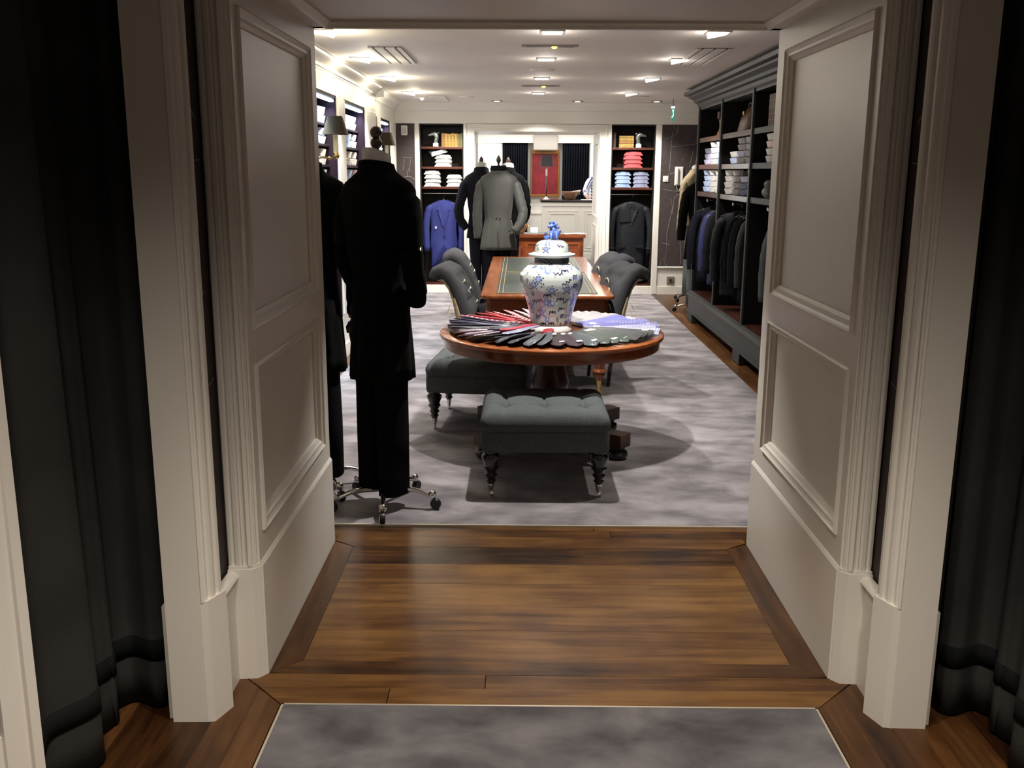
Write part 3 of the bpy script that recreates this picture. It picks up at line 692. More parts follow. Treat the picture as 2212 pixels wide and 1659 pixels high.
# ---- tufted footstools
def cushion(w, d, h, bx, by, mb=None, z0=0.):
    q = mb or MB(); n, m = 56, 40
    btn = [(bx*(i-(cnt-1)/2), by*(j-(rows-1)/2)) for rows in (2,) for j in range(rows) for cnt in (3,) for i in range(cnt)]
    def hz(x, y):
        ex = min(1, max(0, (w-abs(x))/.07)); ey = min(1, max(0, (d-abs(y))/.07))
        e = math.sqrt(max(0, 1-(1-ex)**2))*math.sqrt(max(0, 1-(1-ey)**2))
        z = h*(.35+.65*e)
        for a, b in btn:
            r = math.hypot(x-a, y-b); z -= .026*math.exp(-(r/.022)**2)+.014*math.exp(-(r/.05)**2)
        for i in range(len(btn)):
            a, b = btn[i]
            for sx, sy in ((1, 0), (0, 1), (-1, 0), (0, -1)):
                dx, dy = x-a, y-b
                al = dx*sx+dy*sy; pe = abs(dx*sy-dy*sx)
                if 0 < al < .2: z -= .007*math.exp(-(pe/.008)**2)*e
        return z
    R = []
    vs = []; fs = []
    for j in range(m+1):
        for i in range(n+1):
            x = -w+2*w*i/n; y = -d+2*d*j/m
            # round the corners in plan
            cx, cy = max(0, abs(x)-(w-.05)), max(0, abs(y)-(d-.05)); rr = math.hypot(cx, cy)
            X, Y = x, y
            if rr > .05: X = math.copysign((w-.05)+cx*.05/rr, x); Y = math.copysign((d-.05)+cy*.05/rr, y)
            vs.append((X, Y, z0+hz(x, y)))
    for j in range(m):
        for i in range(n): a = j*(n+1)+i; fs.append((a, a+1, a+n+2, a+n+1))
    b0 = len(vs); edge = [i for i in range(n+1)] + [j*(n+1)+n for j in range(1, m+1)] + [m*(n+1)+i for i in range(n-1, -1, -1)] + [j*(n+1) for j in range(m-1, 0, -1)]
    for e in edge: x, y, z = vs[e]; vs.append((x*.985, y*.985, z0))
    k = len(edge)
    for i in range(k): fs.append((edge[i], b0+i, b0+(i+1) % k, edge[(i+1) % k]))
    fs.append(tuple(range(b0+k-1, b0-1, -1)))
    q.add(vs, fs); return q, btn
def stool():
    t = thing('footstool', 'buttoned charcoal wool footstool standing in front of the round table', 'footstool', (.135, 4.87, .006), 0)
    w, d = .325, .31
    q, btn = cushion(w, d, .095, .20, .20, z0=.345)
    c = link('cushion', q, M['wool'], t, True)
    for a, b in btn: link('button', MB().sphere((a, b, .345+.060), .011, 10, 1, 1, .5), M['wool'], c, True)
    link('upholstered_frame', MB().slab(-w+.008, w-.008, -d+.008, d-.008, .235, .352, .02), M['wool'], t, True, sharp=50)
    for sx in (-1, 1):
        for sy in (-1, 1):
            x, y = sx*(w-.055), sy*(d-.05)
            l = link('leg', MB().lathe([(.016, .062), (.02, .075), (.027, .082), (.02, .09), (.023, .10), (.033, .112), (.024, .122), (.028, .135), (.04, .15), (.032, .158), (.036, .175), (.047, .20), (.046, .215), (.034, .225), (.04, .232), (.04, .242)], 20, (x, y, 0)), M['ebony'], t, True, sharp=50)
            k = MB().lathe([(.009, .022), (.012, .03), (.017, .06), (.018, .07), (.012, .072)], 14, (x, y, 0)); k.lathe([(.014, -.007), (.015, 0), (.014, .007)], 14, (x+.004, y-.006, .015), 'x')
            link('caster', k, M['chrome'], l, True, sharp=50)
    return t
st = stool()
s2 = dup(st, (-.235, 6.14, .006), math.radians(-6), 'charcoal wool footstool with turned black legs, half hidden under the left of the round table')
# ---- scroll-back dining chairs
def chair():
    t = thing('scroll_back_chair', 'x', 'chair', (0, 0, 0), 0, 'charcoal buttoned chairs at the writing table')
    W = .235
    # local: sitter faces +x; back at -x
    cen = [(-.17, .40, .055), (-.20, .50, .06), (-.225, .60, .062), (-.255, .70, .062), (-.29, .78, .06), (-.335, .84, .062), (-.385, .865, .062), (-.43, .85, .055), (-.445, .815, .04)]
    q = MB(); R = []
    n = 25
    P = [Vector((x, 0, z)) for x, z, _ in cen]
    fine = []
    for i in range(len(P)-1):
        for k in range(4):
            u = k/4; fine.append((P[i].lerp(P[i+1], u), cen[i][2]*(1-u)+cen[i+1][2]*u))
    fine.append((P[-1], cen[-1][2]))
    tuft = [(0, .72), (-.11, .79), (.11, .79), (-.11, .64), (.11, .64), (0, .86)]
    for i, (p, th) in enumerate(fine):
        tg = (fine[min(i+1, len(fine)-1)][0]-fine[max(i-1, 0)][0]).normalized(); nr = Vector((tg.z, 0, -tg.x))
        ring = []
        for j in range(40):
            a = 2*PI*j/40; c, s = math.cos(a), math.sin(a)
            yy = W*math.copysign(abs(c)**(.45), c); hh = math.copysign(abs(s)**.8, s)
            front = max(0, s)
            d = 0
            for ty, tz in tuft:
                r2 = ((yy-ty)/.035)**2+((p.z-tz)/.03)**2
                d += .036*math.exp(-r2)*front
            fl = .003*math.cos(yy*PI/.055)*front*(1 if p.z > .55 else .4)
            off = nr*(hh*(th*.95)-d+fl*.5)
            ring.append(tuple(p+Vector((0, yy, 0))+off))
        R.append(ring)
    b = link('backrest', q.rings(R), M['woolc'], t, True)
    for ty, tz in ((0, .71), (-.10, .775), (.10, .60)):
        k = MB(); k2 = MB()
        x = -.225-.33*max(0, tz-.6)**1.0-(.0 if tz < .7 else .05)
        x0 = float(np.interp(tz, [.40, .50, .60, .70, .78, .84], [-.17, -.20, -.225, -.255, -.29, -.335]))+.048
        k.tube([(x0, ty, tz), (x0+.012, ty+.015, tz+.016), (x0+.008, ty+.045, tz+.022), (x0+.012, ty+.07, tz+.006), (x0+.012, ty+.085, tz-.018)], .0032, 8, up=(1, 0, .1))
        k2.tube([(x0, ty, tz), (x0+.012, ty-.010, tz-.015), (x0+.018, ty-.022, tz-.045), (x0+.024, ty-.028, tz-.08), (x0+.026, ty-.018, tz-.10)], .0032, 8, up=(1, .1, 0))
        link('tie_cord', k, M['cord'], b, True); link('tie_cord', k2, M['cord'], b, True)
    # hessian outer back with timber edge
    q = MB(); R = []
    for x, z in ((-.205, .30), (-.235, .42), (-.262, .55), (-.285, .66), (-.315, .745), (-.355, .80), (-.40, .815)):
        R.append([(x-.012, -W+.03, z-.01), (x-.012, W-.03, z-.01), (x+.02, W-.02, z), (x+.02, -W+.02, z)])
    link('outer_back', q.rings(R), M['hessian'], t)
    for sy in (-1, 1):
        link('rear_leg', MB().tube([(-.15, sy*(W-.03), 0), (-.165, sy*(W-.03), .15), (-.19, sy*(W-.025), .30)], [.013, .017, .021], 10), M['ebony'], t, True)
        q = MB(); q.tube([(-.19, sy*(W-.025), .30), (-.222, sy*(W-.02), .45), (-.25, sy*(W-.018), .58), (-.28, sy*(W-.016), .68)], [.022, .022, .018, .012], 8)
        link('back_post', q, M['hessian'] if False else M['hessian'], t)
        link('leg', MB().tube([(.22, sy*(W-.04), .0), (.22, sy*(W-.04), .10), (.22, sy*(W-.04), .30)], [.013, .02, .024], 12), M['ebony'], t, True)
        k = MB(); k.tube([(-.29, sy*(W-.0), .66), (-.31, sy*(W+.01), .62), (-.33, sy*(W+.005), .57), (-.315, sy*(W+.01), .55), (-.30, sy*W, .60)], .003, 5)
        link('hanging_cord', k, M['cord'], t)
    link('seat', MB().slab(-.20, .26, -W, W, .33, .46, .045), M['woolc'], t, True, sharp=60)
    link('seat_rail', MB().slab(-.20, .25, -W+.005, W-.005, .26, .335, .01), M['woolc'], t)
    k = MB(); k.tube([(.0, -W-.002, .44), (.03, -W-.012, .40), (.05, -W-.01, .33)], .004, 5); k.tube([(.0, -W-.002, .44), (.05, -W-.012, .43), (.08, -W-.01, .38)], .004, 5)
    link('tie_cord', k, M['cord'], t)
    return t
ch = chair(); ch.location = (-.175, 7.27, .006); ch.rotation_euler = (0, 0, -.12); ch['label'] = 'charcoal scroll-back chair at the near left side of the writing table'
G = 'charcoal buttoned chairs at the writing table'
dup(ch, (-.20, 8.62, .006), 0, 'charcoal scroll-back chair on the left of the writing table, farther one', G)
dup(ch, (.475, 7.30, .006), PI+.30, 'charcoal scroll-back chair tied with cream cords, near right of the writing table', G)
dup(ch, (.475, 8.20, .006), PI+.30, 'charcoal scroll-back chair, farther one on the right of the writing table', G)
# ---- mahogany counter in the far doorway
def far_desk():
    t = thing('pedestal_desk', 'dark red mahogany desk standing inside the far doorway', 'desk', (.27, 13.42, .004))
    link('desktop', MB().slab(-.65, .625, -.26, .26, .72, .765, .01), M['mahog'], t)
    link('leather_panel', MB().box(-.57, .55, -.2, .2, .764, .767), M['leather'], t)
    q = MB().box(-.62, .60, -.22, .22, .06, .72); link('carcass', q, M['mahog'], t)
    for x0, x1 in ((-.58, -.22), (-.19, .17), (.20, .56)):
        q = MB(); q.frame([(x0, -.22, .12), (x1, -.22, .12), (x1, -.22, .66), (x0, -.22, .66)], (0, -1, 0), [(0, 0), (0, .012), (.025, .012), (.035, .004), (.035, -.004), (0, -.004)]); link('front_panel', q, M['mahog'], t)
    link('plinth', MB().box(-.64, .62, -.24, .24, 0, .06), M['mahog'], t)
far_desk()
def till_counter():
    t = thing('sales_counter', 'cream panelled sales counter with a dark top in the room beyond', 'counter', (1.1, 18.35, .004))
    link('body', MB().box(-.68, .9, -.33, .33, 0, 1.045), M['paintb'], t)
    link('countertop', MB().slab(-.72, .92, -.37, .37, 1.045, 1.086, .008), M['ebony'], t)
    for x0, x1 in ((-.60, -.02), (.08, .60)):
        for k in (0, .05):
            q = MB(); q.frame([(x0+k, -.33, .16+k), (x1-k, -.33, .16+k), (x1-k, -.33, .9-k), (x0+k, -.33, .9-k)], (0, -1, 0), [(0, 0), (0, .012), (.018, .012), (.024, 0), (.024, -.004), (0, -.004)]); link('front_moulding', q, M['paintb'], t)
    link('cornice', MB().box(-.70, .9, -.35, -.33, .98, 1.045), M['paintb'], t)
    link('plinth', MB().box(-.70, .9, -.35, -.33, 0, .11), M['paintb'], t)
till_counter()
# ================================================================== curtains
def curtain(side):
    cx, cy = -1.12, 2.33
    t = thing('fitting_room_curtain', 'heavy charcoal curtain with a black ribbon hem on the %s of the foreground' % side, 'curtain', (cx if side == 'left' else .202-cx+.02, cy, .012))
    path = [Vector(p) for p in ((-1.045, 2.665), (-1.10, 2.63), (-1.17, 2.60), (-1.185, 2.53), (-1.15, 2.45), (-1.125, 2.36), (-1.15, 2.24), (-1.20, 2.10), (-1.27, 1.95), (-1.33, 1.80), (-1.40, 1.62))]
    N = 150
    seg = [0]
    for a, b in zip(path[:-1], path[1:]): seg.append(seg[-1]+(b-a).length)
    Lt = seg[-1]
    def at(s):
        for i in range(len(path)-1):
            if s <= seg[i+1]+1e-9: u = (s-seg[i])/(seg[i+1]-seg[i]); return path[i].lerp(path[i+1], u), (path[i+1]-path[i]).normalized()
        return path[-1], (path[-1]-path[-2]).normalized()
    def sheet(z0, z1, nz, off, thick=.006):
        R = []
        for k in range(nz+1):
            z = z0+(z1-z0)*k/nz; f = 1-.25*z/2.5; pts = []
            for i in range(N+1):
                s = Lt*i/N; p, d = at(s); nr = Vector((-d.y, d.x))
                if nr.x < 0: nr = -nr
                ph = s*2*PI/.19+1.0*math.sin(s*7)+.25*math.sin(z*1.7+s*3)
                amp = (.026+.010*math.sin(s*11))*(.65+.35*f)
                w = amp*math.sin(ph)+.02*(1-f)*0
                drift = -.035*z/2.5
                q = p+nr*(w-.02+off+drift)
                pts.append((q.x-cx, q.y-cy, z))
            R.append(pts)
        vs = [p for r in R for p in r]; fs = []
        for k in range(nz):
            for i in range(N): a = k*(N+1)+i; fs.append((a, a+1, a+N+2, a+N+1))
        m = MB(); m.add(vs, fs)
        if side == 'right': m.v = [(-x, y, z) for x, y, z in m.v]
        return m
    for nm, zz, off, mt in (('drape', (0, 2.58, 26), 0, 'curtain'), ('ribbon_band', (.15, .215, 2), .005, 'ribbon')):
        o = link(nm, sheet(*zz, off), M[mt], t, True); md = o.modifiers.new('cloth', 'SOLIDIFY'); md.thickness = .006; md.offset = -1 if side == 'left' else 1
    q = MB(); 
curtain('left'); curtain('right')
for sd, sg in (('left', -1), ('right', 1)):
    x0, x1 = (-1.05, -1.55) if sg < 0 else (1.24, 1.75)
    tag(link('curtain_rod', MB().tube([(x0, 2.66, 2.60), (x1, 1.55, 2.60)], .012, 10), M['chrome']), 'curtain rod above the %s fitting room curtain' % sd, 'rod')
# ================================================================== garments and mannequins
def tilt(mb, z0, k):   # lean
    mb.v = [(x+(z-z0)*k, y, z) for x, y, z in mb.v]; return mb
def coat_mesh(hem, sh=1.50, w=.185, d=.115, waist=.135, hemw=.165, hemd=.13, neck=.065, cut=None, wr=.006, seed=0):
    """jacket body, loft from hem to neck"""
    wz = 1.12
    S = []
    zs = [hem + (wz-hem)*k/8 for k in range(9)]
    for z in zs:
        u = (z-hem)/(wz-hem); S.append((z, 0, 0, hemw+(waist-hemw)*u**1.2, hemd+(d*.86-hemd)*u, 2.3))
    for z, hw, hd in ((1.20, waist+.012, d*.92), (1.30, w-.025, d), (1.40, w-.004, d), (1.47, w+.012, d*.94), (1.51, w+.012, d*.86), (1.54, w-.008, d*.76), (1.565, w-.050, d*.70), (1.588, w-.090, d*.68), (1.605, neck+.016, .074), (1.625, neck+.005, .068)):
        S.append((z, 0, 0, hw, hd, 2.5))
    q = MB(); q.loft(S, 64, wr=wr, ws=5, seed=seed)
    v = []
    for x, y, z in q.v:      # soft vertical drape below the waist, pull lines above it
        a = math.atan2(y, x); k = max(0, min(1, (wz-z)/.25))*.0055*math.sin(a*11+seed)+max(0, 1-abs(z-wz-.06)/.10)*.004*math.sin(a*16+z*30)
        v.append((x+k*math.cos(a), y+k*math.sin(a), z))
    q.v = v; return q
def sleeve_mesh(side, path, r=.062, r2=.045, wr=.0):
    n = len(path); q = MB()
    P = []; 
    for i in range(n-1):
        for k in range(4): P.append(Vector(path[i]).lerp(Vector(path[i+1]), k/4))
    P.append(Vector(path[-1]))
    # smooth
    for _ in range(3): P = [P[0]]+[(P[i-1]+P[i]*2+P[i+1])/4 for i in range(1, len(P)-1)]+[P[-1]]
    m = len(P)
    rad = [(r*(.45 if i == 0 else (.74 if i == 1 else (.9 if i == 2 else 1)))*(1-i/(m-1))+r2*(i/(m-1)))*(1+.05*math.sin(i*2.3+side)) for i in range(m)]
    return q.tube(P, rad, 16)
def ARM(side, kind):
    s = side
    if kind == 'bent': return [(s*.150, 0, 1.49), (s*.184, 0, 1.445), (s*.212, -.015, 1.28), (s*.222, -.02, 1.16), (s*.215, .05, 1.07), (s*.185, .15, 1.01)]
    if kind == 'down': return [(s*.150, 0, 1.49), (s*.184, 0, 1.445), (s*.215, -.01, 1.28), (s*.225, 0, 1.14), (s*.222, .03, 1.00), (s*.215, .05, .90)]
    if kind == 'behind': return [(s*.150, 0, 1.49), (s*.188, -.01, 1.435), (s*.235, -.04, 1.26), (s*.265, -.06, 1.17), (s*.24, -.10, 1.06), (s*.17, -.12, .97)]
    if kind == 'slack': return [(s*.15, 0, 1.49), (s*.186, 0, 1.44), (s*.207, -.01, 1.30), (s*.207, -.008, 1.17), (s*.19, .045, 1.07), (s*.155, .08, 1.0)]
    if kind == 'pocket': return [(s*.150, 0, 1.49), (s*.186, 0, 1.44), (s*.225, -.03, 1.27), (s*.245, -.03, 1.17), (s*.215, .06, 1.08), (s*.17, .12, 1.03)]
def mannequin(label, loc, rz, cm, tm, hem, arms=('bent', 'bent'), legs=5, la0=-12, finial='balls', scale=1., seed=0, dress=False, collar='white', waistseam=False, baseh=.0, hemw=.165, gap=.03, cuffs=False, sw=0.):
    t = thing('mannequin', label, 'mannequin', loc, rz)
    S = scale
    st = link('stand_pole', MB().cyl(0, 0, .09, 1.60*S, .013, 12), M['chrome'], t, True)
    hub = MB().lathe([(.022, .06), (.034, .075), (.034, .10), (.02, .115), (.016, .14)], 18)
    b = link('stand_base', hub, M['chrome'], t, True, sharp=50)
    for k in range(legs):
        a = math.radians(la0+k*360/legs); c, s = math.cos(a), math.sin(a)
        q = MB(); R_ = [(r_*c, r_*s, z_) for r_, z_ in ((.02, .085), (.10, .092), (.17, .088), (.225, .070), (.245, .066))]
        q.tube(R_, [.012, .013, .012, .010, .010], 10); q.lathe([(.012, -.012), (.019, -.006), (.020, .012), (.014, .022), (.004, .026)], 12, (.245*c, .245*s, .066))
        link('stand_leg', q, M['chrome'], b, True, sharp=50)
        wv = Vector((-s, c, 0)); ctr = Vector((.262*c, .262*s, .027))
        q = MB(); q.lathe([(.024, -.012), (.027, -.006), (.027, .006), (.024, .012)], 18, axis='x'); q.v = [tuple(ctr+wv*x+Vector((c, s, 0))*y+Vector((0, 0, z))) for x, y, z in q.v]
        link('caster', q, M['rubber'], b, True, sharp=50)
    # trousers: two legs under one yoke
    for sx in (-1, 1):
        q = MB(); zb = (.10 if sx < 0 else .075)
        q.loft([(zb, sx*(.062+gap*.5), 0, .056, .085, 2.6), (.35, sx*(.061+gap*.4), 0, .060, .084, 2.6), (.60, sx*.062, 0, .066, .086, 2.4), (.80, sx*.066, 0, .074, .092, 2.4), (.98, sx*.068, 0, .072, .10, 2.4)], 24, wr=.004, ws=5, seed=sx+seed)
        link('trouser_leg', q, M[tm], t, True)
    cm_ = coat_mesh(hem, hemw=hemw, seed=seed, wr={'grey': .014, 'trench': .024}.get(cm, .007))
    jk = link('jacket', cm_, M[cm], t, True)
    for i, s in enumerate((-1, 1)):
        link('sleeve', sleeve_mesh(s, ARM(s, arms[i])), M[cm], jk, True)
    # turned collar of the jacket
    q = MB(); R = []
    for j in range(21):
        a = math.radians(-210+240*j/20); c, s = math.cos(a), math.sin(a)
        R.append([(c*.092, s*.090, 1.58), (c*.081, s*.081, 1.628-.012*s), (c*.072, s*.072, 1.631-.012*s), (c*.074, s*.074, 1.59)])
    link('jacket_collar', q.rings(R), M[cm], jk, True, sharp=60)
    if waistseam:
        q = MB(); R = []
        for j in range(41):
            a = 2*PI*j/40; R.append((.1365*math.cos(a), .102*math.sin(a), 1.105+.01*math.cos(2*a)))
        link('waist_seam', q.tube(R, .0035, 6), M[cm], jk, True)
        link('back_vent', MB().tube([(0, -.100, 1.10), (0, -.128, .95), (0, -.132, hem)], .0035, 6), M[cm], jk, True)
        for sx in (-.018, .018): link('waist_button', MB().sphere((sx, -.104, 1.11), .009, 10, 1, .5, 1), M['ebony'], jk, True)
    if collar:
        q = MB(); R = []
        for j in range(29):
            a = 2*PI*j/28; c, s = math.cos(a), math.sin(a); k = -.026*s-.006
            R.append([(c*.068, s*.068, 1.60+k), (c*.066, s*.066, 1.676+k), (c*.058, s*.058, 1.676+k), (c*.060, s*.060, 1.60+k)])
        link('shirt_collar', q.rings(R, False, True), M['white'], t, True, sharp=60)
        link('torso_form', MB().lathe([(.056, 1.55), (.055, 1.655), (.045, 1.668), (.01, 1.675)], 20), M['dummy'], t, True)
    if finial == 'balls':
        link('neck_finial', MB().lathe([(.014, 1.66), (.013, 1.70)], 14).sphere((0, 0, 1.716), .027, 22).sphere((0, 0, 1.762), .028, 22), M['brownball'], t, True)
    else:
        link('neck_finial', MB().lathe([(.012, 1.615), (.055, 1.635), (.02, 1.65), (.010, 1.66), (.012, 1.675), (.026, 1.70), (.024, 1.725), (.008, 1.755), (.003, 1.76)], 20), M['brownball'], t, True)
    for s, kind in zip((-1, 1), arms):
        if kind in ('glove',): pass
    if cuffs:
        e = ARM(1, arms[1])[-1]; d = (Vector(e)-Vector(ARM(1, arms[1])[-2])).normalized()
        q = MB().tube([Vector(e)-d*.02, Vector(e)+d*.02], [.038, .038], 14); link('shirt_cuff', q, M['white'], jk, True)
        # gloved hand: palm plus five curled fingers
        q = MB(); p = Vector(e)+d*.02; q.tube([p, p+d*.035, p+d*.08], [.024, .034, .032], 12, flat=.6)
        for k, L in enumerate((.062, .072, .068, .054)):
            o_ = p+d*.07+Vector(((k-1.5)*.017, 0, 0)); q.tube([o_, o_+d*L*.5+Vector((0, .004, 0)), o_+d*L+Vector((0, .018, 0))], [.0095, .009, .007], 8)
        o_ = p+d*.03+Vector((-.028, .006, 0)); q.tube([o_, o_+d*.03+Vector((-.016, .006, 0)), o_+d*.058+Vector((-.014, .012, 0))], [.011, .010, .008], 8)
        link('gloved_hand', q, M['glove'], jk, True)
    return t
m1 = mannequin('tall black suited mannequin seen from behind, in front of the left doorway panel', (-.648, 4.46, .006), math.radians(-33), 'black', 'blacktr', .64, ('slack', 'slack'), 5, 21, 'balls', seed=1, hemw=.158, gap=.004)
for o in m1.children:
    pass
m1.scale = (.98, 1, 1.0)
m2 = mannequin('black coated mannequin with a gloved hand, half hidden by the left doorway panel', (-1.03, 4.72, .006), math.radians(0), 'black', 'blacktr', .62, ('down', 'down'), 5, 20, 'balls', seed=4, cuffs=True, hemw=.17)
m3 = mannequin('mannequin in a pale grey morning coat standing behind the writing table', (-.225, 10.35, .006), 0, 'grey', 'blacktr', .78, ('down', 'behind'), 5, 30, 'egg', seed=9, waistseam=True, hemw=.195, collar=None)
link('velvet_collar', MB().lathe([(.088, 1.600), (.090, 1.622), (.078, 1.655), (.062, 1.650), (.02, 1.64)], 24), M['navy'], m3, True)
m4 = mannequin('mannequin in a dark navy jacket just left of the grey morning coat', (-.43, 10.98, .006), math.radians(4), 'navy', 'navy', .86, ('behind', 'bent'), 5, 10, 'egg', seed=13)
m5 = mannequin('mannequin in a black coat mostly hidden right of the grey morning coat', (-.14, 11.62, .006), 0, 'black', 'blacktr', .95, ('bent', 'bent'), 5, 50, 'egg', seed=17)
# ---- garments on hangers
def hanger(t, z=0., w=.19, hook=True, m='ebony'):
    q = MB(); q.tube([(-w, 0, z-.055), (-w*.6, 0, z-.025), (0, 0, z), (w*.6, 0, z-.025), (w, 0, z-.055)], [.012, .013, .016, .013, .012], 10, flat=.8)
    h = link('hanger', q, M[m], t, True)
    link('hook', MB().tube([(0, 0, z)]+[(.022*math.sin(a), 0, z+.075-.022*math.cos(a)) for a in [0, .8, 1.6, 2.4, 3.2, 4.0]], .003, 6), M['chrome'], h, True)
def jacket_hung(t, L, cm, W=.215, D=.05, z=0., sl=.60, tail=False, lining='nichein', buttons=True, skirt=None, openv=.3):
    """hung garment, front towards -y, hanger top at z"""
    S = []; zs = z-.05
    hemw = skirt or W*.88
    for k in range(13):
        u = k/12; zz = zs-.03-(L-.03)*u
        hw = W*(.97-.10*math.sin(min(1, u*1.7)*PI)*.9) if u < .6 else W*.88+(hemw-W*.88)*(u-.6)/.4
        hw *= .86
        S.append((zz, 0, 0, hw, D*(.95+.25*u), 2.2))
    S = S[::-1]
    S += [(zs+.0, 0, 0, W*.80, D*.8, 2.2), (zs+.03, 0, 0, W*.52, D*.75, 2.2), (zs+.055, 0, 0, W*.27, D*.7, 2.2)]
    q = MB(); q.loft(S, 32, wr=.010, ws=7, seed=L*9+t.location.x)
    if tail:   # cutaway front: pull the front corners back above the tail
        v = []
        for x, y, zz in q.v:
            u = (zs-zz)/L
            if u > .52 and y < 0: k = (u-.52)/.48; zz = zz+L*.40*k*max(0, 1-abs(x)/(W*.9))+ .0
            v.append((x, y, zz))
        q.v = v
    body = link('body', q, M[cm], t, True)
    for s in (-1, 1):
        P = [(s*W*.62, 0, zs-.022), (s*W*.88, 0, zs-.065), (s*W*1.03, -.012, zs-.20), (s*W*1.07, -.02, zs-.38), (s*W*1.02, -.03, zs-sl)]
        link('sleeve', sleeve_mesh(s, P, .052, .042), M[cm], t, True)
        # lapel: thin folded shape lying on the chest
        q = MB(); y = -D*.98
        pts = [(s*.035, y*.75, zs+.055), (s*.075, y*.85, zs+.02), (s*.088, y-.006, zs-.07), (s*.062, y-.012, zs-.085), (s*.070, y-.012, zs-.11), (s*.008, y-.016, zs-openv), (s*.004, y-.008, zs-openv+.03)]
        back = [(p[0]*.98, p[1]+.008, p[2]) for p in pts]; n = len(pts)
        q.add(pts+back, [tuple(range(n)), tuple(range(2*n-1, n-1, -1))]+[(i, (i+1) % n, n+(i+1) % n, n+i) for i in range(n)])
        link('lapel', q, M[cm], t)
    q = MB(); q.tube([(.004, -D*1.05, zs-openv), (.008, -D*1.1, zs-L*.8)], .0035, 6); link('front_edge', q, M[cm], t)
    if buttons:
        for k in range(2): link('button', MB().sphere((.012, -D*1.12-.004, zs-openv-.02-.1*k), .009, 10, 1, .4, 1), M['ebony'], t, True)
    return body
def hung(label, loc, rz, L, cm, name='hung_jacket', cat='jacket', group=None, **k):
    t = thing(name, label, cat, loc, rz, group); hanger(t); jacket_hung(t, L, cm, **k); return t
# two in the niches
b = hung('royal blue cutaway tailcoat on a hanger in the left niche', (-1.012, 13.04, 1.22), 0, .90, 'royal', 'tailcoat', 'coat', tail=True, sl=.62, W=.225, skirt=.19)
q = MB().loft([(-.97, 0, .02, .10, .02), (-.80, 0, .02, .12, .03), (-.60, 0, .02, .13, .03)], 20, wr=.01, seed=3); link('tail_lining', q, M['royald'], b, True)
link('hanger_badge', MB().sphere((0, -.012, .01), .012, 10, 1, .4, 1), M['chrome'], b, True)
link('price_tag', MB().box(-.115, -.095, -.062, -.058, -.37, -.34), M['paperw'], b)
b = hung('long dark navy raincoat with shoulder straps hanging in the right niche', (1.483, 13.04, 1.21), 0, .92, 'rain', 'raincoat', 'coat', sl=.63, W=.245, skirt=.225, openv=.22)
for s in (-1, 1):
    link('shoulder_strap', MB().slab(s*.15-.055, s*.15+.055, -.02, .02, -.072, -.060, .003).xf(Matrix.Rotation(s*.25, 4, 'Y')), M['rain'], b)
    link('cuff_strap', MB().tube([(s*.25, -.03, -.60), (s*.25, -.03, -.62)], [.047, .047], 12), M['rain'], b, True)
    link('pocket_flap', MB().slab(s*.12-.05, s*.12+.05, -.066, -.056, -.60, -.57, .003), M['rain'], b)
link('collar', MB().extr([(0, 0), (.10, -.07), (.07, -.12), (0, -.05)], (-.0, -.045, -.01), (-.0, -.055, -.01), (1, 0, 0), (0, 0, 1)).extr([(0, 0), (.10, -.07), (.07, -.12), (0, -.05)], (0, -.045, -.01), (0, -.055, -.01), (-1, 0, 0), (0, 0, 1)), M['rain'], b)
link('storm_flap', MB().slab(-.15, -.03, -.064, -.056, -.26, -.09, .003), M['rain'], b)
# wardrobe garments: bay by bay
def bay(items):
    for (lab, x, y, rz, L, cm, kw) in items: hung(lab, (x, y, 1.25), math.radians(rz), L, cm, **kw)
gA = 'jackets on the wardrobe rails'
bay([('charcoal jacket with a white flower pin and crimson lining, in the farthest wardrobe bay', 2.035, 10.20, -12, .72, 'navy', dict(group=gA)),
     ('bright navy jacket next to the crimson lined one in the wardrobe', 2.12, 10.02, -14, .74, 'royald', dict(group=gA)),
     ('second navy jacket along the farthest wardrobe rail', 2.14, 9.88, -18, .76, 'navy', dict(group=gA)),
     ('black jacket at the near end of the farthest wardrobe rail', 2.145, 9.74, -18, .78, 'black', dict(group=gA)),
     ('grey blue jacket at the left of the middle wardrobe bay', 2.06, 9.08, -12, .73, 'rain', dict(group=gA)),
     ('black jacket right behind the grey blue one in the middle wardrobe bay', 2.16, 8.93, -22, .76, 'black', dict(group=gA)),
     ('charcoal jacket third along the middle wardrobe rail', 2.165, 8.80, -20, .78, 'navy', dict(group=gA)),
     ('long black coat fourth along the middle wardrobe rail', 2.17, 8.66, -20, .84, 'black', dict(group=gA)),
     ('olive black coat with a pale piped edge in the middle wardrobe bay', 2.17, 8.52, -20, .86, 'wardrobe', dict(group=gA)),
     ('long black overcoat at the near end of the middle wardrobe bay', 2.175, 8.38, -18, .88, 'black', dict(group=gA)),
     ('grey coat low in the nearest visible wardrobe bay', 2.15, 7.55, -22, .86, 'wool', dict(group=gA)),
     ('black coat in the nearest visible wardrobe bay', 2.16, 7.35, -20, .84, 'black', dict(group=gA))])
# pieces of the crimson-lined jacket
for o in bpy.data.objects:
    if o.get('label', '').startswith('charcoal jacket with a white flower'):
        link('lining', MB().sphere((.03, .0, -.06), .05, 10, 1.2, .8, .5), M['redlin'], o, True)
        link('flower_pin', MB().sphere((-.12, -.065, -.36), .018, 10, 1, .4, 1.6).sphere((-.105, -.068, -.33), .012, 8, 1, .4, 1), M['white'], o, True)
        link('cuff_button', MB().sphere((-.215, -.075, -.60), .006, 8).sphere((-.215, -.075, -.62), .006, 8).sphere((-.215, -.075, -.64), .006, 8), M['chrome'], o, True)
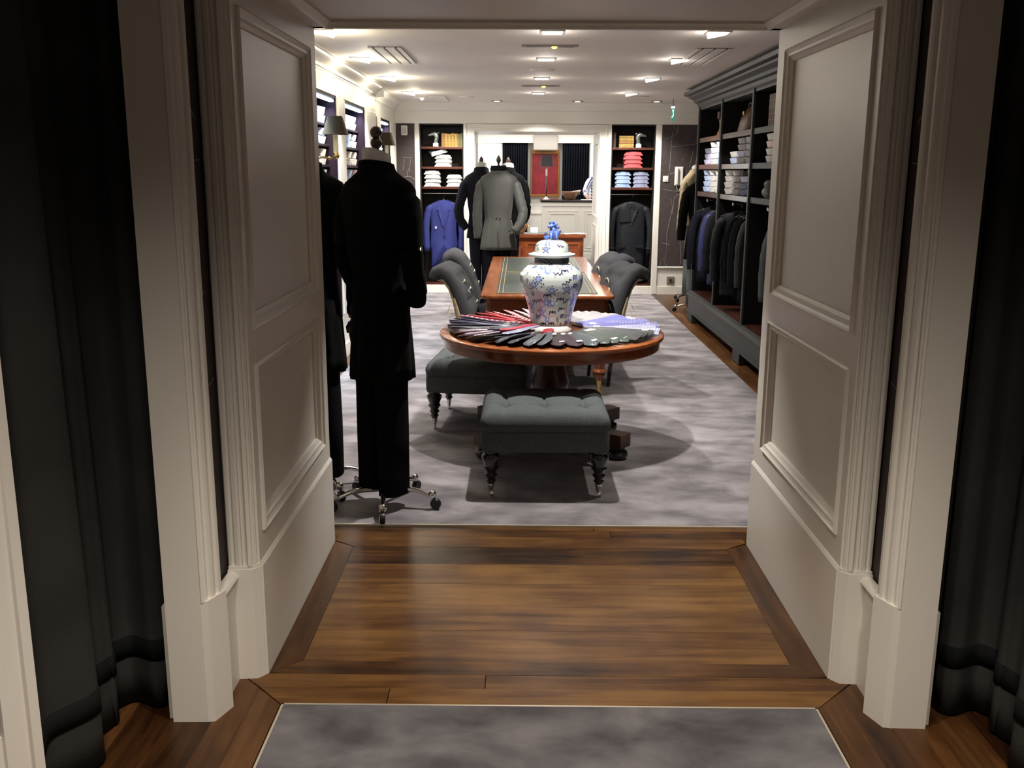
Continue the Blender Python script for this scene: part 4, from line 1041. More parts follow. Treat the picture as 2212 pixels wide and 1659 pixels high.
# clothes stand between wardrobe and far wall: trench and dark coats on a stand
m6 = mannequin('beige trench coated mannequin standing beyond the end of the wardrobe', (2.17, 12.15, .006), math.radians(20), 'trench', 'wool', .95, ('down', 'down'), 5, 190, 'egg', seed=21, hemw=.155)
m6.scale = (.82, .9, 1)
m7 = mannequin('mannequin in a long black coat at the corner of the wardrobe', (2.08, 11.2, .006), math.radians(10), 'black', 'wool', .66, ('down', 'down'), 5, 165, 'egg', seed=25, hemw=.18, collar=None)
m7.scale = (1, 1, .93)
# ================================================================== folded shirts
def shirt(points=True):
    t = thing('folded_shirt', 'x', 'shirt', (0, 0, 0))
    # collar end faces -y
    link('folded_body', MB().slab(-.105, .105, .01, .27, 0, .044, .014), M['white'], t, True, sharp=60)
    q = MB(); R = []
    for j in range(17):
        a = PI*(1.0+j/16); c, s = math.cos(a), math.sin(a)
        k = abs(c)**6*.010
        if points: R.append([(c*.092, .045+s*.050, .002), (c*.080, .048+s*.045, .050), (c*.072, .050+s*.038, .050), (c*.080, .050+s*.040, .004)])
        else: R.append([(c*.112, .05+s*.055, .001+.004*abs(c)), (c*.122, .048+s*.066, .046+.006*abs(c)), (c*.110, .052+s*.052, .050+.006*abs(c)), (c*.100, .055+s*.043, .004)])
    q.rings(R)
    link('collar', q, M['white'], t, True, sharp=60)
    if not points:
        t.children[1].data = None if False else t.children[1].data
    for s in (-1, 1) if points else ():
        w = MB(); pts = [(s*.066, .004, .002), (s*.122, .010, -.001), (s*.124, .030, .010), (s*.088, .042, .046), (s*.080, .02, .046)]
        bk = [(p[0]*.96, p[1]+.012, p[2]+.002) for p in pts]; n = 5
        w.add(pts+bk, [tuple(range(n)), tuple(range(2*n-1, n-1, -1))]+[(i, (i+1) % n, n+(i+1) % n, n+i) for i in range(n)])
        link('collar_point', w, M['white'], t)
    return t
SHS = [shirt(), shirt(False)]; used = [False, False]
def put_shirt(x, y, z, rz, m, label, group, sc=1.0, kind=0):
    SH = SHS[kind]
    if not used[kind]:
        r = SH; used[kind] = True; r.location = (x, y, z); r.rotation_euler = (0, 0, rz); r['label'] = label; r['group'] = group
        for c in r.children: setmat(c, M[m])
    else: r = dup(SH, (x, y, z), rz, label, group, {'folded_body': M[m], 'collar': M[m], 'collar_point': M[m]})
    r.scale = (sc, 1, 1)
    return r
rs = random.Random(5)
def stack(x, y, z, n, m, where, group, rz=0, pitch=.0515, mats=None, sc=1.0, jit=.004):
    for k in range(n):
        mm = mats[k] if mats else m
        nm = {'white': 'white', 'pink': 'coral pink', 'ltblue': 'light blue', 'greyblue': 'grey blue', 'cblue': 'pale blue', 'pinkp': 'pale pink', 'lilac': 'lilac', 'greys': 'grey', 'steelb': 'finely striped'}[mm]
        o = ORD[k] if k < n-1 else 'topmost'
        put_shirt(x+rs.uniform(-jit, jit), y+rs.uniform(-jit, jit), z+pitch*k, rz+rs.uniform(-.05, .05), mm, '%s shirt, %s, %s' % (nm, o, where), group, sc, 1 if rz < -1 else 0)
ny = 12.935
def NZ(z): return .11+z+.001
stack(1.48, ny, NZ(1.545), 4, 'pink', 'the pink stack in the right niche', 'pink shirts stacked in the right niche')
stack(1.355, ny, NZ(1.29), 4, 'ltblue', 'the left stack below the pink shirts', 'blue shirts stacked in the right niche', sc=.86)
stack(1.588, ny, NZ(1.29), 4, 'greyblue', 'the right stack below the pink shirts', 'grey blue shirts stacked in the right niche', sc=.86)
stack(-1.152, ny, NZ(1.29), 4, 'white', 'the left white stack of the left niche', 'white shirts stacked in the left niche', sc=.88)
stack(-.863, ny, NZ(1.29), 3, 'white', 'the right white stack of the left niche', 'white shirts stacked in the left niche', sc=.84)
stack(-1.01, ny, NZ(1.545), 3, 'white', 'the stack under the left animal head', 'white shirts on the middle shelf of the left niche', sc=.9)
t = put_shirt(-1.045, ny-.005, NZ(1.545)+.157, .3, 'white', 'white folded shirt with a blue inner collar, propped askew on the stack', 'white shirts on the middle shelf of the left niche', .9)
t.rotation_euler = (.15, -.28, .3)
link('inner_collar', MB().lathe([(.055, .045), (.05, .052), (.01, .045)], 18, (0, .06, 0)), M['royal'], t, True)
# wardrobe stacks, collar ends towards the room
def wz(z): return z+.003
WG = 'shirts stacked on the wardrobe shelves'
def wst(y, z, n, mats, where, x=1.935, sc=.95, pitch=.056): stack(x, y, wz(z), n, None, where, WG, -PI/2, pitch, mats, sc)
wst(10.30, 1.675, 3, ['lilac']*3, 'the first stack upper row, farthest bay', sc=.9)
wst(9.98, 1.675, 4, ['white']*4, 'the tall lit stack upper row, farthest bay')
wst(9.70, 1.675, 4, ['cblue']*4, 'the stack by the divider upper row, farthest bay')
wst(10.28, 1.40, 4, ['cblue']*4, 'the first stack lower row, farthest bay')
wst(9.98, 1.40, 4, ['white']*4, 'the second stack lower row, farthest bay')
wst(9.68, 1.40, 4, ['white']*4, 'the last stack lower row, farthest bay')
wst(9.05, 1.675, 2, ['cblue', 'white'], 'the low stack upper row, middle bay')
wst(8.74, 1.675, 4, ['greys', 'lilac', 'greys', 'greys'], 'the tall stack upper row, middle bay')
wst(8.42, 1.675, 4, ['greys']*4, 'the shaded stack upper row, middle bay')
wst(9.22, 1.40, 4, ['white']*4, 'the lit stack lower row, middle bay')
wst(8.90, 1.40, 4, ['greys']*4, 'the dim stack lower row, middle bay')
wst(8.58, 1.40, 3, ['greyblue', 'greyblue', 'lilac'], 'the grey blue stack lower row, middle bay')
wst(8.30, 1.40, 4, ['lilac', 'pinkp', 'pinkp', 'white'], 'the pinkish stack lower row, middle bay')
wst(7.72, 1.675, 4, ['white', 'white', 'pinkp', 'white'], 'the leaning stack of the nearest visible bay')
wst(7.40, 1.675, 3, ['white']*3, 'the hidden stack of the nearest visible bay')
wst(7.35, 1.40, 3, ['greys']*3, 'stack behind the glass ornament, nearest visible bay')
# left wall bays: shelves as their own things, filled with shirts
LG = 'shirts in the lit bays of the left wall'
def lbay(y0, y1, xx, label, cols, n0):
    t = thing('shirt_shelving', label, 'shelves', ((xx-1.96)/2, (y0+y1)/2, .386))
    ox, oy, oz = t.location; hw = (xx-.06+1.955)/2
    lv = [.62, .94, 1.16, 1.32, 1.48, 1.645, 1.81, 1.975]
    for z in lv: link('shelf', MB().slab(-1.955-ox, xx-.062-ox, y0+.034-oy, y1-.034-oy, z-.02-oz, z-oz, .003), M['baywood'], t)
    for k in range(1, cols): 
        y = y0+(y1-y0)*k/cols; link('divider', MB().box(-1.955-ox, xx-.12-ox, y-.006-oy, y+.006-oy, 0, 2.17-oz), M['baywood'], t)
    q = MB().box(xx-.05-ox, xx-.015-ox, y0+.05-oy, y1-.05-oy, 2.150-oz, 2.168-oz); link('light_strip', q, M['led'], t)
    pal = ['cblue', 'white', 'cblue', 'lilac', 'pinkp', 'white', 'greys', 'ltblue']
    for c in range(cols):
        y = y0+(y1-y0)*(c+.5)/cols
        for i, z in enumerate(lv[1:]):
            r = rs.random(); base = 'cblue' if z > 1.7 else ('white' if z > 1.5 else rs.choice(['lilac', 'pinkp', 'cblue']))
            for k in range(2):
                mm = base
                nm = {'white': 'white', 'cblue': 'pale blue', 'pinkp': 'pale pink', 'lilac': 'lilac'}[mm]
                put_shirt(xx-.085, y, z+.001+.066*k, PI/2+rs.uniform(-.04, .04), mm, '%s shirt, %s of its pair, level %s, column %s, %s' % (nm, ('lower', 'upper')[k], ['two', 'three', 'four', 'five', 'six', 'seven', 'eight'][i], 'one two three four five'.split()[c], n0), LG, 1.0, 1).scale = (.95*(y1-y0)/cols/.32, 1, 1.2)
lbay(6.95, 8.25, WX, 'lit shirt shelving in the nearer bay of the left wall', 4, 'the nearer left bay')
lbay(8.6, 9.75, WX, 'lit shirt shelving in the second bay of the left wall', 4, 'the second left bay')
lbay(11.5, 12.35, WX2, 'lit shirt shelving in the bay at the far end of the left wall', 2, 'the far left bay')
for y0, y1, xx, e in ((6.95, 8.25, WX, 34), (8.6, 9.75, WX, 30), (11.5, 12.35, WX2, 18)):
    area(xx-.03, (y0+y1)/2, 2.145, e, .04, (y1-y0)*.9, COOL, (0, math.radians(12), 0))
# ================================================================== books, heads, bags
def book(label, x, y, z, w, d, h, m, rx=0, ry=0, group=None, rz=0, lying=False):
    t = thing('book', label, 'book', (x, y, z), rz, group)
    # spine faces -y, standing: width w along x, depth d along y, height h
    q = MB(); q.box(-w/2, -w/2+.003, 0, d, 0, h); q.box(w/2-.003, w/2, 0, d, 0, h); q.extr([(-w/2, .002), (-w/4, -.005), (w/4, -.005), (w/2, .002), (w/2, .005), (-w/2, .005)], (0, 0, 0), (0, 0, h), (1, 0, 0), (0, 1, 0))
    pg = MB().box(-w/2+.003, w/2-.003, .005, d-.004, .004, h-.004)
    bands = []
    objs = []
    if lying:
        R = Matrix.Rotation(PI/2, 4, 'Y'); 
        for mb in (q, pg): mb.xf(R); mb.v = [(a-0, b, c+w/2) for a, b, c in mb.v]; 
        for mb in (q, pg): mb.v = [(a-h/2, b, c) for a, b, c in mb.v]
    link('cover', q, M[m], t); link('pages', pg, M['dummy'], t)
    for k in (.2, .4, .6, .8):
        g = MB().box(-w/2+.001, w/2-.001, -.0062, .003, h*k-.0012, h*k+.0012)
        if lying: g.xf(Matrix.Rotation(PI/2, 4, 'Y')); g.v = [(a-h/2, b, c+w/2) for a, b, c in g.v]
        link('spine_band', g, M['spine'], t)
    return t
xb = -1.028; order = 'first second third fourth fifth sixth seventh'.split()
for k, (w, m) in enumerate(zip((.026, .030, .028, .026, .030, .018, .022), ('book1', 'book2', 'book2', 'book2', 'book2', 'book4', 'book4'))):
    nm = {'book1': 'tan leather', 'book2': 'ochre leather', 'book4': 'olive leather'}[m]
    w *= 1.5
    book('%s bound book, %s from the left in the left niche row' % (nm, order[k]), xb+w/2, 12.95, NZ(1.80), w, .14, .17-.004*(k % 3), m, group='leather books in the left niche'); xb += w+.0008
zz = NZ(1.80)
for k, (w, m) in enumerate(((.045, 'book2'), (.036, 'book1'), (.036, 'book2'), (.03, 'book2'))):
    book('ochre leather book lying flat, %s of the pile in the right niche' % (ORD[k] if k < 3 else 'topmost'), 1.385, 12.94, zz, w, .14, .19, m, lying=True, group='books lying in the right niche'); zz += w+.0008
book('brown book standing left of the lying pile in the right niche', 1.232, 12.95, NZ(1.80), .035, .14, .19, 'book3')
for k in range(6):
    w = .052; book('dark red-brown tall book on the wardrobe top shelf, %s from the far end' % order[k], 1.94, 7.78-.056*k, wz(1.95), w, .16, .24, 'book3', rz=-PI/2, group='tall books on the top shelf of the wardrobe')
def head(label, x, y, z, s):
    t = thing('animal_head', label, 'sculpture', (x, y, z), 0)
    link('pedestal', MB().slab(-.035, .035, -.03, .03, 0, .045, .006), M['glaze'], t)
    q = MB()
    P = [(s*.0, 0, .045), (s*.004, 0, .08), (s*.012, 0, .115), (s*.008, 0, .145), (-s*.016, 0, .165), (-s*.05, 0, .158), (-s*.085, 0, .147), (-s*.105, 0, .142)]
    q.tube(P, [.028, .026, .030, .032, .030, .020, .014, .009], 14, flat=.8, up=(0, 1, 0))
    link('head', q, M['silver'], t, True)
    for yy in (-.018, .018): link('ear', MB().tube([(s*.014, yy, .170), (s*.036, yy*1.2, .178), (s*.05, yy*1.1, .165)], [.009, .008, .003], 8), M['silver'], t, True)
    for yy in (-.021, .021): link('eye', MB().sphere((-s*.022, yy, .168), .005, 8), M['ebony'], t, True)
head('silver greyhound head sculpture in the left niche', -1.105, 12.98, NZ(1.80), 1)
head('silver greyhound head sculpture in the right niche', 1.545, 12.98, NZ(1.80), -1)
t = thing('leather_bag', 'brown leather doctor bag on the top shelf of the middle wardrobe bay', 'bag', (2.06, 8.92, wz(1.95)), -PI/2)
q = MB(); q.loft([(0, 0, 0, .16, .09, 5), (.02, 0, 0, .165, .095, 5), (.12, 0, 0, .16, .075, 4), (.19, 0, 0, .15, .035, 3), (.205, 0, 0, .148, .02, 3)], 28); link('body', q, M['bagl'], t, True, sharp=50)
link('frame', MB().tube([(-.15, 0, .205), (0, 0, .208), (.15, 0, .205)], .012, 8), M['brass'], t, True)
link('handle', MB().tube([(-.06, -.01, .205), (-.05, -.01, .245), (0, -.01, .26), (.05, -.01, .245), (.06, -.01, .205)], .007, 8), M['bagl'], t, True)
link('clasp', MB().slab(-.02, .02, -.075, -.04, .15, .18, .004), M['brass'], t)
t = thing('wooden_last', 'amber wooden shoe last standing on the top shelf of the farthest wardrobe bay', 'ornament', (2.02, 9.96, wz(1.95)))
q = MB(); q.loft([(0, 0, 0, .05, .075, 2.2), (.03, 0, 0, .05, .075, 2.2), (.06, 0, .01, .032, .045, 2), (.10, 0, .02, .026, .032, 2), (.16, 0, .02, .032, .040, 2), (.17, 0, .02, .028, .034, 2)], 20); link('foot', q, M['amberw'], t, True)
link('block', MB().slab(-.045, .045, -.03, .06, .171, .24, .006), M['book3'], t)
t = thing('glass_jar', 'clear knobbly glass ornament on the lower shelf of the nearest visible wardrobe bay', 'ornament', (1.97, 7.83, wz(1.40)))
for (a, b, c, r) in ((0, 0, .045, .045), (-.02, -.07, .035, .035), (.01, .06, .035, .034), (0, -.02, .105, .036), (.01, .03, .10, .03)): link('glass_lobe', MB().sphere((a, b, c), r, 16), M['glass'], t, True)
# ================================================================== vase
def glaze_material():
    m, N, L, P = nmat('painted_porcelain'); a = N.new('ShaderNodeVertexColor'); a.layer_name = 'paint'
    L.new(a.outputs['Color'], P.inputs['Base Color']); P.inputs['Roughness'].default_value = .12; P.inputs['Coat Weight'].default_value = .7; P.inputs['Coat Roughness'].default_value = .05
    return m
M['porcelain'] = glaze_material()
class Paint:       # the potter's brush: u around in metres at the belly, v up in metres
    def __init__(s, W, H, du, dv, base): s.a = np.tile(np.array(base, float), (H, W, 1)); s.W, s.H, s.du, s.dv = W, H, du, dv
    def dab(s, u, v, r, col, k=1.0, ry=None):
        ry = ry or r; i0, i1 = int((u-r)/s.du)-1, int((u+r)/s.du)+2; j0, j1 = max(0, int((v-ry)/s.dv)-1), min(s.H, int((v+ry)/s.dv)+2)
        if j1 <= j0: return
        I = np.arange(i0, i1); J = np.arange(j0, j1); X, Y = np.meshgrid(I*s.du-u, J*s.dv-v)
        d = np.clip(1.5-1.2*((X/r)**2+(Y/ry)**2), 0, 1)*k
        sub = s.a[j0:j1][:, I % s.W]; s.a[np.ix_(J, I % s.W)] = sub*(1-d[..., None])+np.array(col)*d[..., None]
    def line(s, pts, r, col):
        for (a, b), (c, d) in zip(pts[:-1], pts[1:]):
            n = max(2, int(math.hypot(c-a, d-b)/(r*.8)))
            for k in range(n): s.dab(a+(c-a)*k/n, b+(d-b)*k/n, r, col)
BLUE, NAVY, PALE = (.06, .10, .38), (.02, .025, .07), (.18, .28, .60)
def motifs(p, Wm, Hm, rnd, dens=1.0, sc=1.0):
    n = int(Wm*Hm/(.044*.040*sc*sc)*dens)
    placed = []
    tries = 0
    while len(placed) < n and tries < n*30:
        tries += 1; u, v = rnd.uniform(0, Wm), rnd.uniform(.012, Hm-.012)
        if all(min(abs(u-a), Wm-abs(u-a))**2+(v-b)**2 > (.026*sc)**2 for a, b in placed):
            placed.append((u, v))
            k = rnd.choice('swfbdtpcfp')
            if k in 'sw':
                a = rnd.uniform(-.9, .9); L_ = .040*sc; pts = [(u+(i/30-.5)*L_*math.cos(a)-.0050*sc*math.sin(i*.55)*math.sin(a), v+(i/30-.5)*L_*math.sin(a)+.0050*sc*math.sin(i*.55)*math.cos(a)) for i in range(31)]; p.line(pts, .0022*sc, NAVY)
            elif k == 'f':
                for q in range(6): p.dab(u+.010*sc*math.cos(q*PI/3), v+.010*sc*math.sin(q*PI/3), .0055*sc, BLUE, .8)
                p.dab(u, v, .004*sc, PALE); 
                for q in range(5): p.dab(u+.019*sc*math.cos(q*1.26+.3), v+.019*sc*math.sin(q*1.26+.3), .0034*sc, NAVY)
            elif k == 'b':
                p.line([(u-.015*sc, v-.006*sc), (u-.012*sc, v+.005*sc), (u-.004*sc, v+.002*sc), (u, v+.006*sc), (u+.004*sc, v+.002*sc), (u+.012*sc, v+.005*sc), (u+.015*sc, v-.006*sc)], .0032*sc, NAVY); p.dab(u, v, .005*sc, NAVY)
            elif k == 'd': p.line([(u-.006*sc, v), (u, v+.008*sc), (u+.006*sc, v), (u, v-.008*sc), (u-.006*sc, v)], .0018*sc, NAVY); p.dab(u, v, .002*sc, NAVY)
            elif k == 't': 
                for q in range(4): p.dab(u+rnd.uniform(-.009, .009)*sc, v+rnd.uniform(-.009, .009)*sc, .0028*sc, NAVY)
            elif k == 'p':
                p.dab(u, v, .014*sc, BLUE, .75, .009*sc); p.line([(u-.012*sc, v-.009*sc), (u-.008*sc, v+.01*sc), (u+.004*sc, v+.007*sc), (u+.013*sc, v+.011*sc)], .002*sc, NAVY)
            elif k == 'c': p.line([(u-.010*sc, v+.012*sc), (u-.009*sc, v-.004*sc), (u, v-.011*sc), (u+.009*sc, v-.004*sc), (u+.010*sc, v+.012*sc)], .0042*sc, PALE)
    for k in range(int(n*1.2)): p.dab(rnd.uniform(0, Wm), rnd.uniform(0, Hm), rnd.uniform(.0016, .003)*sc, NAVY)
def interp(prof, n):
    P = np.array(prof); s = np.r_[0, np.cumsum(np.hypot(*np.diff(P, axis=0).T))]; t = np.linspace(0, s[-1], n)
    return np.c_[np.interp(t, s, P[:, 0]), np.interp(t, s, P[:, 1])], s[-1]
def painted(name, prof, rmax, parent, seed, W=720, n=280, dens=1.15, sc=1.5, extra=None):
    pr, Lp = interp(prof, n)
    k = np.ones(9)/9
    for _ in range(2):
        e = np.vstack([np.repeat(pr[:1], 4, 0), pr, np.repeat(pr[-1:], 4, 0)]); pr = np.c_[np.convolve(e[:, 0], k, 'valid'), np.convolve(e[:, 1], k, 'valid')]
    Wm = 2*PI*rmax; p = Paint(W, n, Wm/W, Lp/n, (.56, .61, .585)); rnd = random.Random(seed)
    if extra: extra(p, Wm, Lp)
    motifs(p, Wm, Lp, rnd, dens, sc)
    mb = MB(); vs = []; th = np.arange(W)*2*PI/W
    for r, z in pr: vs += [(r*math.cos(t), r*math.sin(t), z) for t in th]
    fs = []
    for i in range(n-1):
        for j in range(W): a, b = i*W, (i+1)*W; kx = (j+1) % W; fs.append((a+j, a+kx, b+kx, b+j))
    mb.v = vs; mb.f = fs
    o = link(name, mb, M['porcelain'], parent, True)
    at = o.data.color_attributes.new('paint', 'FLOAT_COLOR', 'POINT')
    c = np.ones((n*W, 4)); c[:, :3] = p.a.reshape(-1, 3); at.data.foreach_set('color', c.ravel())
    return o
V = thing('ginger_jar', 'large blue and white painted porcelain lidded jar in the centre of the round table', 'vase', (.187, 5.60, TZ+.001))
prof = [(.112, .032), (.118, .05), (.124, .09), (.136, .14), (.155, .20), (.172, .245), (.181, .28), (.183, .31), (.178, .335), (.160, .362), (.135, .382), (.108, .394), (.099, .398)]
painted('body', prof, .17, V, 11)
link('foot', MB().lathe([(.11, 0), (.126, .002), (.128, .012), (.118, .026), (.113, .036)], 60), M['glaze'], V, True, sharp=60)
link('neck_band', MB().lathe([(.100, .394), (.099, .428), (.096, .428), (.096, .394)], 60), M['band'], V)
lid = painted('lid', [(.100, .452), (.099, .475), (.093, .500), (.078, .515), (.055, .523), (.02, .527), (.004, .527)], .10, V, 23, 420, 110, .8, 1.2)
link('lid_rim', MB().lathe([(.09, .424), (.128, .432), (.137, .440), (.136, .446), (.118, .450), (.100, .456)], 60), M['glaze'], lid, True, sharp=60)
# seated lion finial: haunches, chest, mane and head with a cub at its side
q = MB(); q.sphere((.012, 0, .548), .026, 14, 1, .9, 1); q.tube([(.012, 0, .54), (.006, 0, .575), (.004, 0, .60)], [.024, .021, .018], 12); q.sphere((.002, -.004, .608), .021, 14); q.sphere((-.006, -.02, .604), .011, 10)
q.tube([(-.004, -.014, .575), (-.006, -.022, .545), (-.006, -.024, .53)], [.009, .008, .010], 8); q.tube([(.022, -.014, .575), (.026, -.02, .545), (.026, -.024, .53)], [.009, .008, .010], 8)
for k in range(11): q.sphere((.006+.019*math.cos(k*1.1), -.004+.016*math.sin(k*1.1), .592+.0035*k), .0085, 8)
q.sphere((-.018, -.016, .602), .010, 10); q.tube([(.034, .004, .55), (.044, .004, .575), (.036, .004, .60), (.028, .004, .595)], [.008, .009, .008, .004], 8)
l = link('lion_finial', q, M['lion'], lid, True)
q = MB(); q.sphere((-.03, -.006, .54), .015, 10, 1.3, 1, 1); q.sphere((-.036, -.010, .560), .010, 10)
link('lion_cub', q, M['lion'], V, True)
# lion-mask handles on the shoulder
for a in (200, 20): 
    r = math.radians(a); link('mask_handle', MB().sphere((.176*math.cos(r), .176*math.sin(r), .33 if a > 90 else .25), .018, 10), M['glaze'], V, True)
# ================================================================== the fan of ties
def silk(name, c, d=None, kind='dot', sc=70, sz=.25):
    return dot_mat(name, c, d, sc, sz, .38, kind) if d else mat(name, c, .42, sheen=.2)
TM = {'navydot': silk('navy_pin_dot', (.018, .020, .055), (.5, .5, .6), 'dot', 60, .16), 'navy': silk('navy_silk', (.014, .013, .045)), 'blackn': silk('black_silk', (.010, .010, .016)),
      'red': silk('red_silk', (.36, .02, .035)), 'redst': silk('red_striped_silk', (.42, .05, .08), (.75, .68, .70), 'stripe', 16, .3), 'whitest': silk('white_striped_silk', (.70, .62, .66), (.25, .12, .25), 'stripe', 16, .35),
      'silver': silk('silver_silk', (.34, .33, .34)), 'peri': silk('periwinkle_silk', (.13, .14, .42)), 'bluedot': silk('blue_dotted_silk', (.085, .09, .30), (.6, .6, .75), 'dot', 55, .24), 'pale': silk('pale_figured_silk', (.26, .26, .42), (.75, .75, .85), 'dot', 60, .3),
      'char': silk('charcoal_silk', (.022, .024, .026), (.07, .075, .085), 'stripe', 26, .2), 'green': silk('grey_green_silk', (.050, .068, .060)), 'slate': silk('slate_silk', (.045, .055, .062), (.12, .15, .17), 'stripe', 26, .3),
      'plum': silk('plum_silk', (.050, .030, .040)), 'greyn': silk('slate_navy_silk', (.032, .036, .062)), 'bright': silk('crimson_silk', (.42, .03, .06)), 'mauve': silk('mauve_figured_silk', (.45, .36, .42), (.8, .75, .78), 'dot', 50, .3)}
def tie_mesh(L, w0, w1, roll, rnd, point=False):
    n = 12; R = []
    for i in range(n+1):
        u = i/n; x = L*u; w = (w0+(w1-w0)*u**.8)/2
        if point and u > .88: w *= max(.12, 1-(u-.88)/.12*.85)
        th = .0065 if u < .93 else .0065*max(.35, 1-(u-.93)*8)
        zc = .010+.004*math.sin(u*5+rnd)+.006*u
        ring = []
        for j in range(10):
            a = 2*PI*j/10; y = w*math.copysign(abs(math.cos(a))**.6, math.cos(a)); z = th*math.sin(a)
            z += y*math.tan(roll)+w*math.tan(abs(roll)) if True else 0
            ring.append((x, y, zc+z))
        R.append(ring)
    return MB().rings(R)
zones = [(95, 112, 'whitest', 'plum striped'), (112, 126, 'redst', 'white-striped red'), (126, 143, 'red', 'plain red'), (143, 152, 'redst', 'red striped'), (152, 172, 'navy', 'dark navy'), (172, 190, 'navydot', 'navy pin-dotted'),
         (190, 205, 'char', 'charcoal striped'), (205, 222, 'mauve', 'pale mauve figured'), (222, 236, 'blackn', 'black'), (236, 252, 'greyn', 'slate navy'), (252, 266, 'slate', 'slate striped'), (266, 283, 'plum', 'plum'), (283, 296, 'slate', 'dark slate'), (296, 312, 'green', 'grey green'),
         (312, 340, 'char', 'charcoal pinstriped'), (340, 356, 'pale', 'pale blue figured'), (356, 380, 'bluedot', 'blue dotted'), (380, 402, 'peri', 'periwinkle blue'), (402, 430, 'silver', 'silver grey'), (430, 455, 'char', 'dark striped')]
rt = random.Random(12)
a = 95.0; idx = {}
TG = 'neckties fanned round the jar'
seq = 'first second third fourth fifth sixth seventh eighth ninth'.split()
while a < 454:
    for z0, z1, mk, nm in zones:
        if z0 <= a < z1: break
    k = idx[(z0)] = idx.get(z0, -1)+1
    step = 6.6 if mk not in ('plum', 'slate', 'greyn') else 8.2
    r0 = .20; Lr = rt.uniform(.40, .435); 
    if mk in ('plum', 'slate', 'greyn', 'green'): r0, Lr = .235, rt.uniform(.375, .395)
    th = math.radians(a+rt.uniform(-1.2, 1.2)); jx = TC[0]+r0*math.cos(th); jy = TC[1]+.01+r0*math.sin(th)
    roll = math.radians(17 if mk not in ('plum',) else 8)
    t = thing('necktie', '%s silk necktie, %s of its colour%s of the jar' % (nm, seq[k], ', on the near side' if 225 < a < 320 else (', on the far side' if a > 400 or a < 140 else (', left' if a <= 225 else ', right'))), 'necktie', (jx, jy, TZ+.0015), th, TG)
    link('blade', tie_mesh(Lr, .045, rt.uniform(.078, .090)*(1.22 if mk in ('plum', 'slate', 'greyn', 'green') else 1), roll, rt.uniform(0, 6), mk in ('plum', 'slate', 'greyn', 'green', 'peri', 'silver')), TM[mk], t, True, sharp=60)
    if rt.random() < .8:
        link('glint_label', MB().slab(.045, .085, -.012, .012, .027, .0285, .001).xf(Matrix.Rotation(roll, 4, 'X')), M['paperw'], t)  # white label that doubles as a painted cellophane glint
    if rt.random() < .75:
        link('glint_tab', MB().slab(Lr-.065, Lr-.030, .006, .034, .030, .0315, .001).xf(Matrix.Rotation(roll*.9, 4, 'X')), M['paperw'], t)  # bright white foil bit near the end, imitating a cellophane glint
    a += step
# the shorter ties lying on top, at the left front
for (ang, r0, L_, mk, lab, dz) in ((214, .14, .30, 'greyn', 'slate navy necktie lying on top of the fan at the left front', .030), (226, .15, .27, 'bright', 'crimson necktie lying on top of the fan at the left front', .034), (236, .16, .33, 'pale', 'pale lilac necktie lying on top of the fan beside the crimson one', .03), (262, .13, .11, 'red', 'end of a dark red necktie tucked under the jar foot', .012)):
    th = math.radians(ang); t = thing('necktie', lab, 'necktie', (TC[0]+r0*math.cos(th), TC[1]+r0*math.sin(th), TZ+dz), th)
    link('blade', tie_mesh(L_, .05, .085, math.radians(6), 1, True), TM[mk], t, True, sharp=60)
# ================================================================== lamps and ceiling fixtures
def sconce(label, x, y, z, wx):
    t = thing('wall_sconce', label, 'wall lamp', (x, y, z))
    link('lamp_shade', MB().lathe([(.098, .13), (.10, .13), (.055, .265), (.053, .265)], 28), M['shade'], t, True, sharp=60)
    link('candle_tube', MB().cyl(0, 0, -.005, .15, .020, 14), M['candle'], t, True, sharp=50)
    link('candle_cup', MB().lathe([(.006, -.05), (.02, -.045), (.03, -.02), (.018, -.012), (.024, -.004)], 16), M['brass'], t, True)
    link('arm', MB().tube([(0, 0, -.04), (wx*.3-.0, -.10, -.045), (wx*.6, -.20, -.04), (wx, -.26, -.05)], .007, 8).sphere((wx*.3, -.10, -.045), .014, 10), M['brass'], t, True)
    link('wall_plate', MB().lathe([(.035, 0), (.03, .012), (.012, .018), (.010, .03)], 16, (wx-.012, -.26, -.05), 'x'), M['brass'], t, True)
    link('bulb', MB().sphere((0, 0, .185), .018, 10, 1, 1, 1.3), M['lampw'], t, True)
sconce('grey-shaded brass wall sconce at the nearer end of the left wall', -1.40, 7.52, 1.735, -.11)
sconce('grey-shaded wall sconce farther along the left wall, above the mannequin', -1.475, 10.95, 1.745, -.125)
def downlight(label, x, y, n=3, s=.15, proud=0., tiltx=0):
    t = thing('ceiling_downlight', label, 'ceiling light', (x, y, CEIL), 0, 'recessed shop downlights')
    h = s/2
    q = MB(); e = .012
    q.box(-h, h, -h, -h+e, -.008, .0); q.box(-h, h, h-e, h, -.008, .0); q.box(-h, -h+e, -h+e, h-e, -.008, .0); q.box(h-e, h, -h+e, h-e, -.008, .0)
    link('frame', q, M['fixture'], t)
    for k in range(n):
        w = (s-2*e)/n; y0 = -h+e+w*k
        l = MB().slab(-h+e+.002, h-e-.002, y0+w*.12, y0+w*.88, -.012-proud, -.002, .004)
        if proud: l.xf(Matrix.Rotation(tiltx, 4, 'Y'))
        link('lamp', l, M['lamp'] if n == 3 else M['lampw'], t)
rowL = ['nearest', 'second', 'third', 'fourth', 'farthest']
for i, y in enumerate((4.85, 6.43, 7.93, 9.52, 11.27)): downlight('square downlight of the middle ceiling row, %s from the entrance' % rowL[i], .2, y, 3)
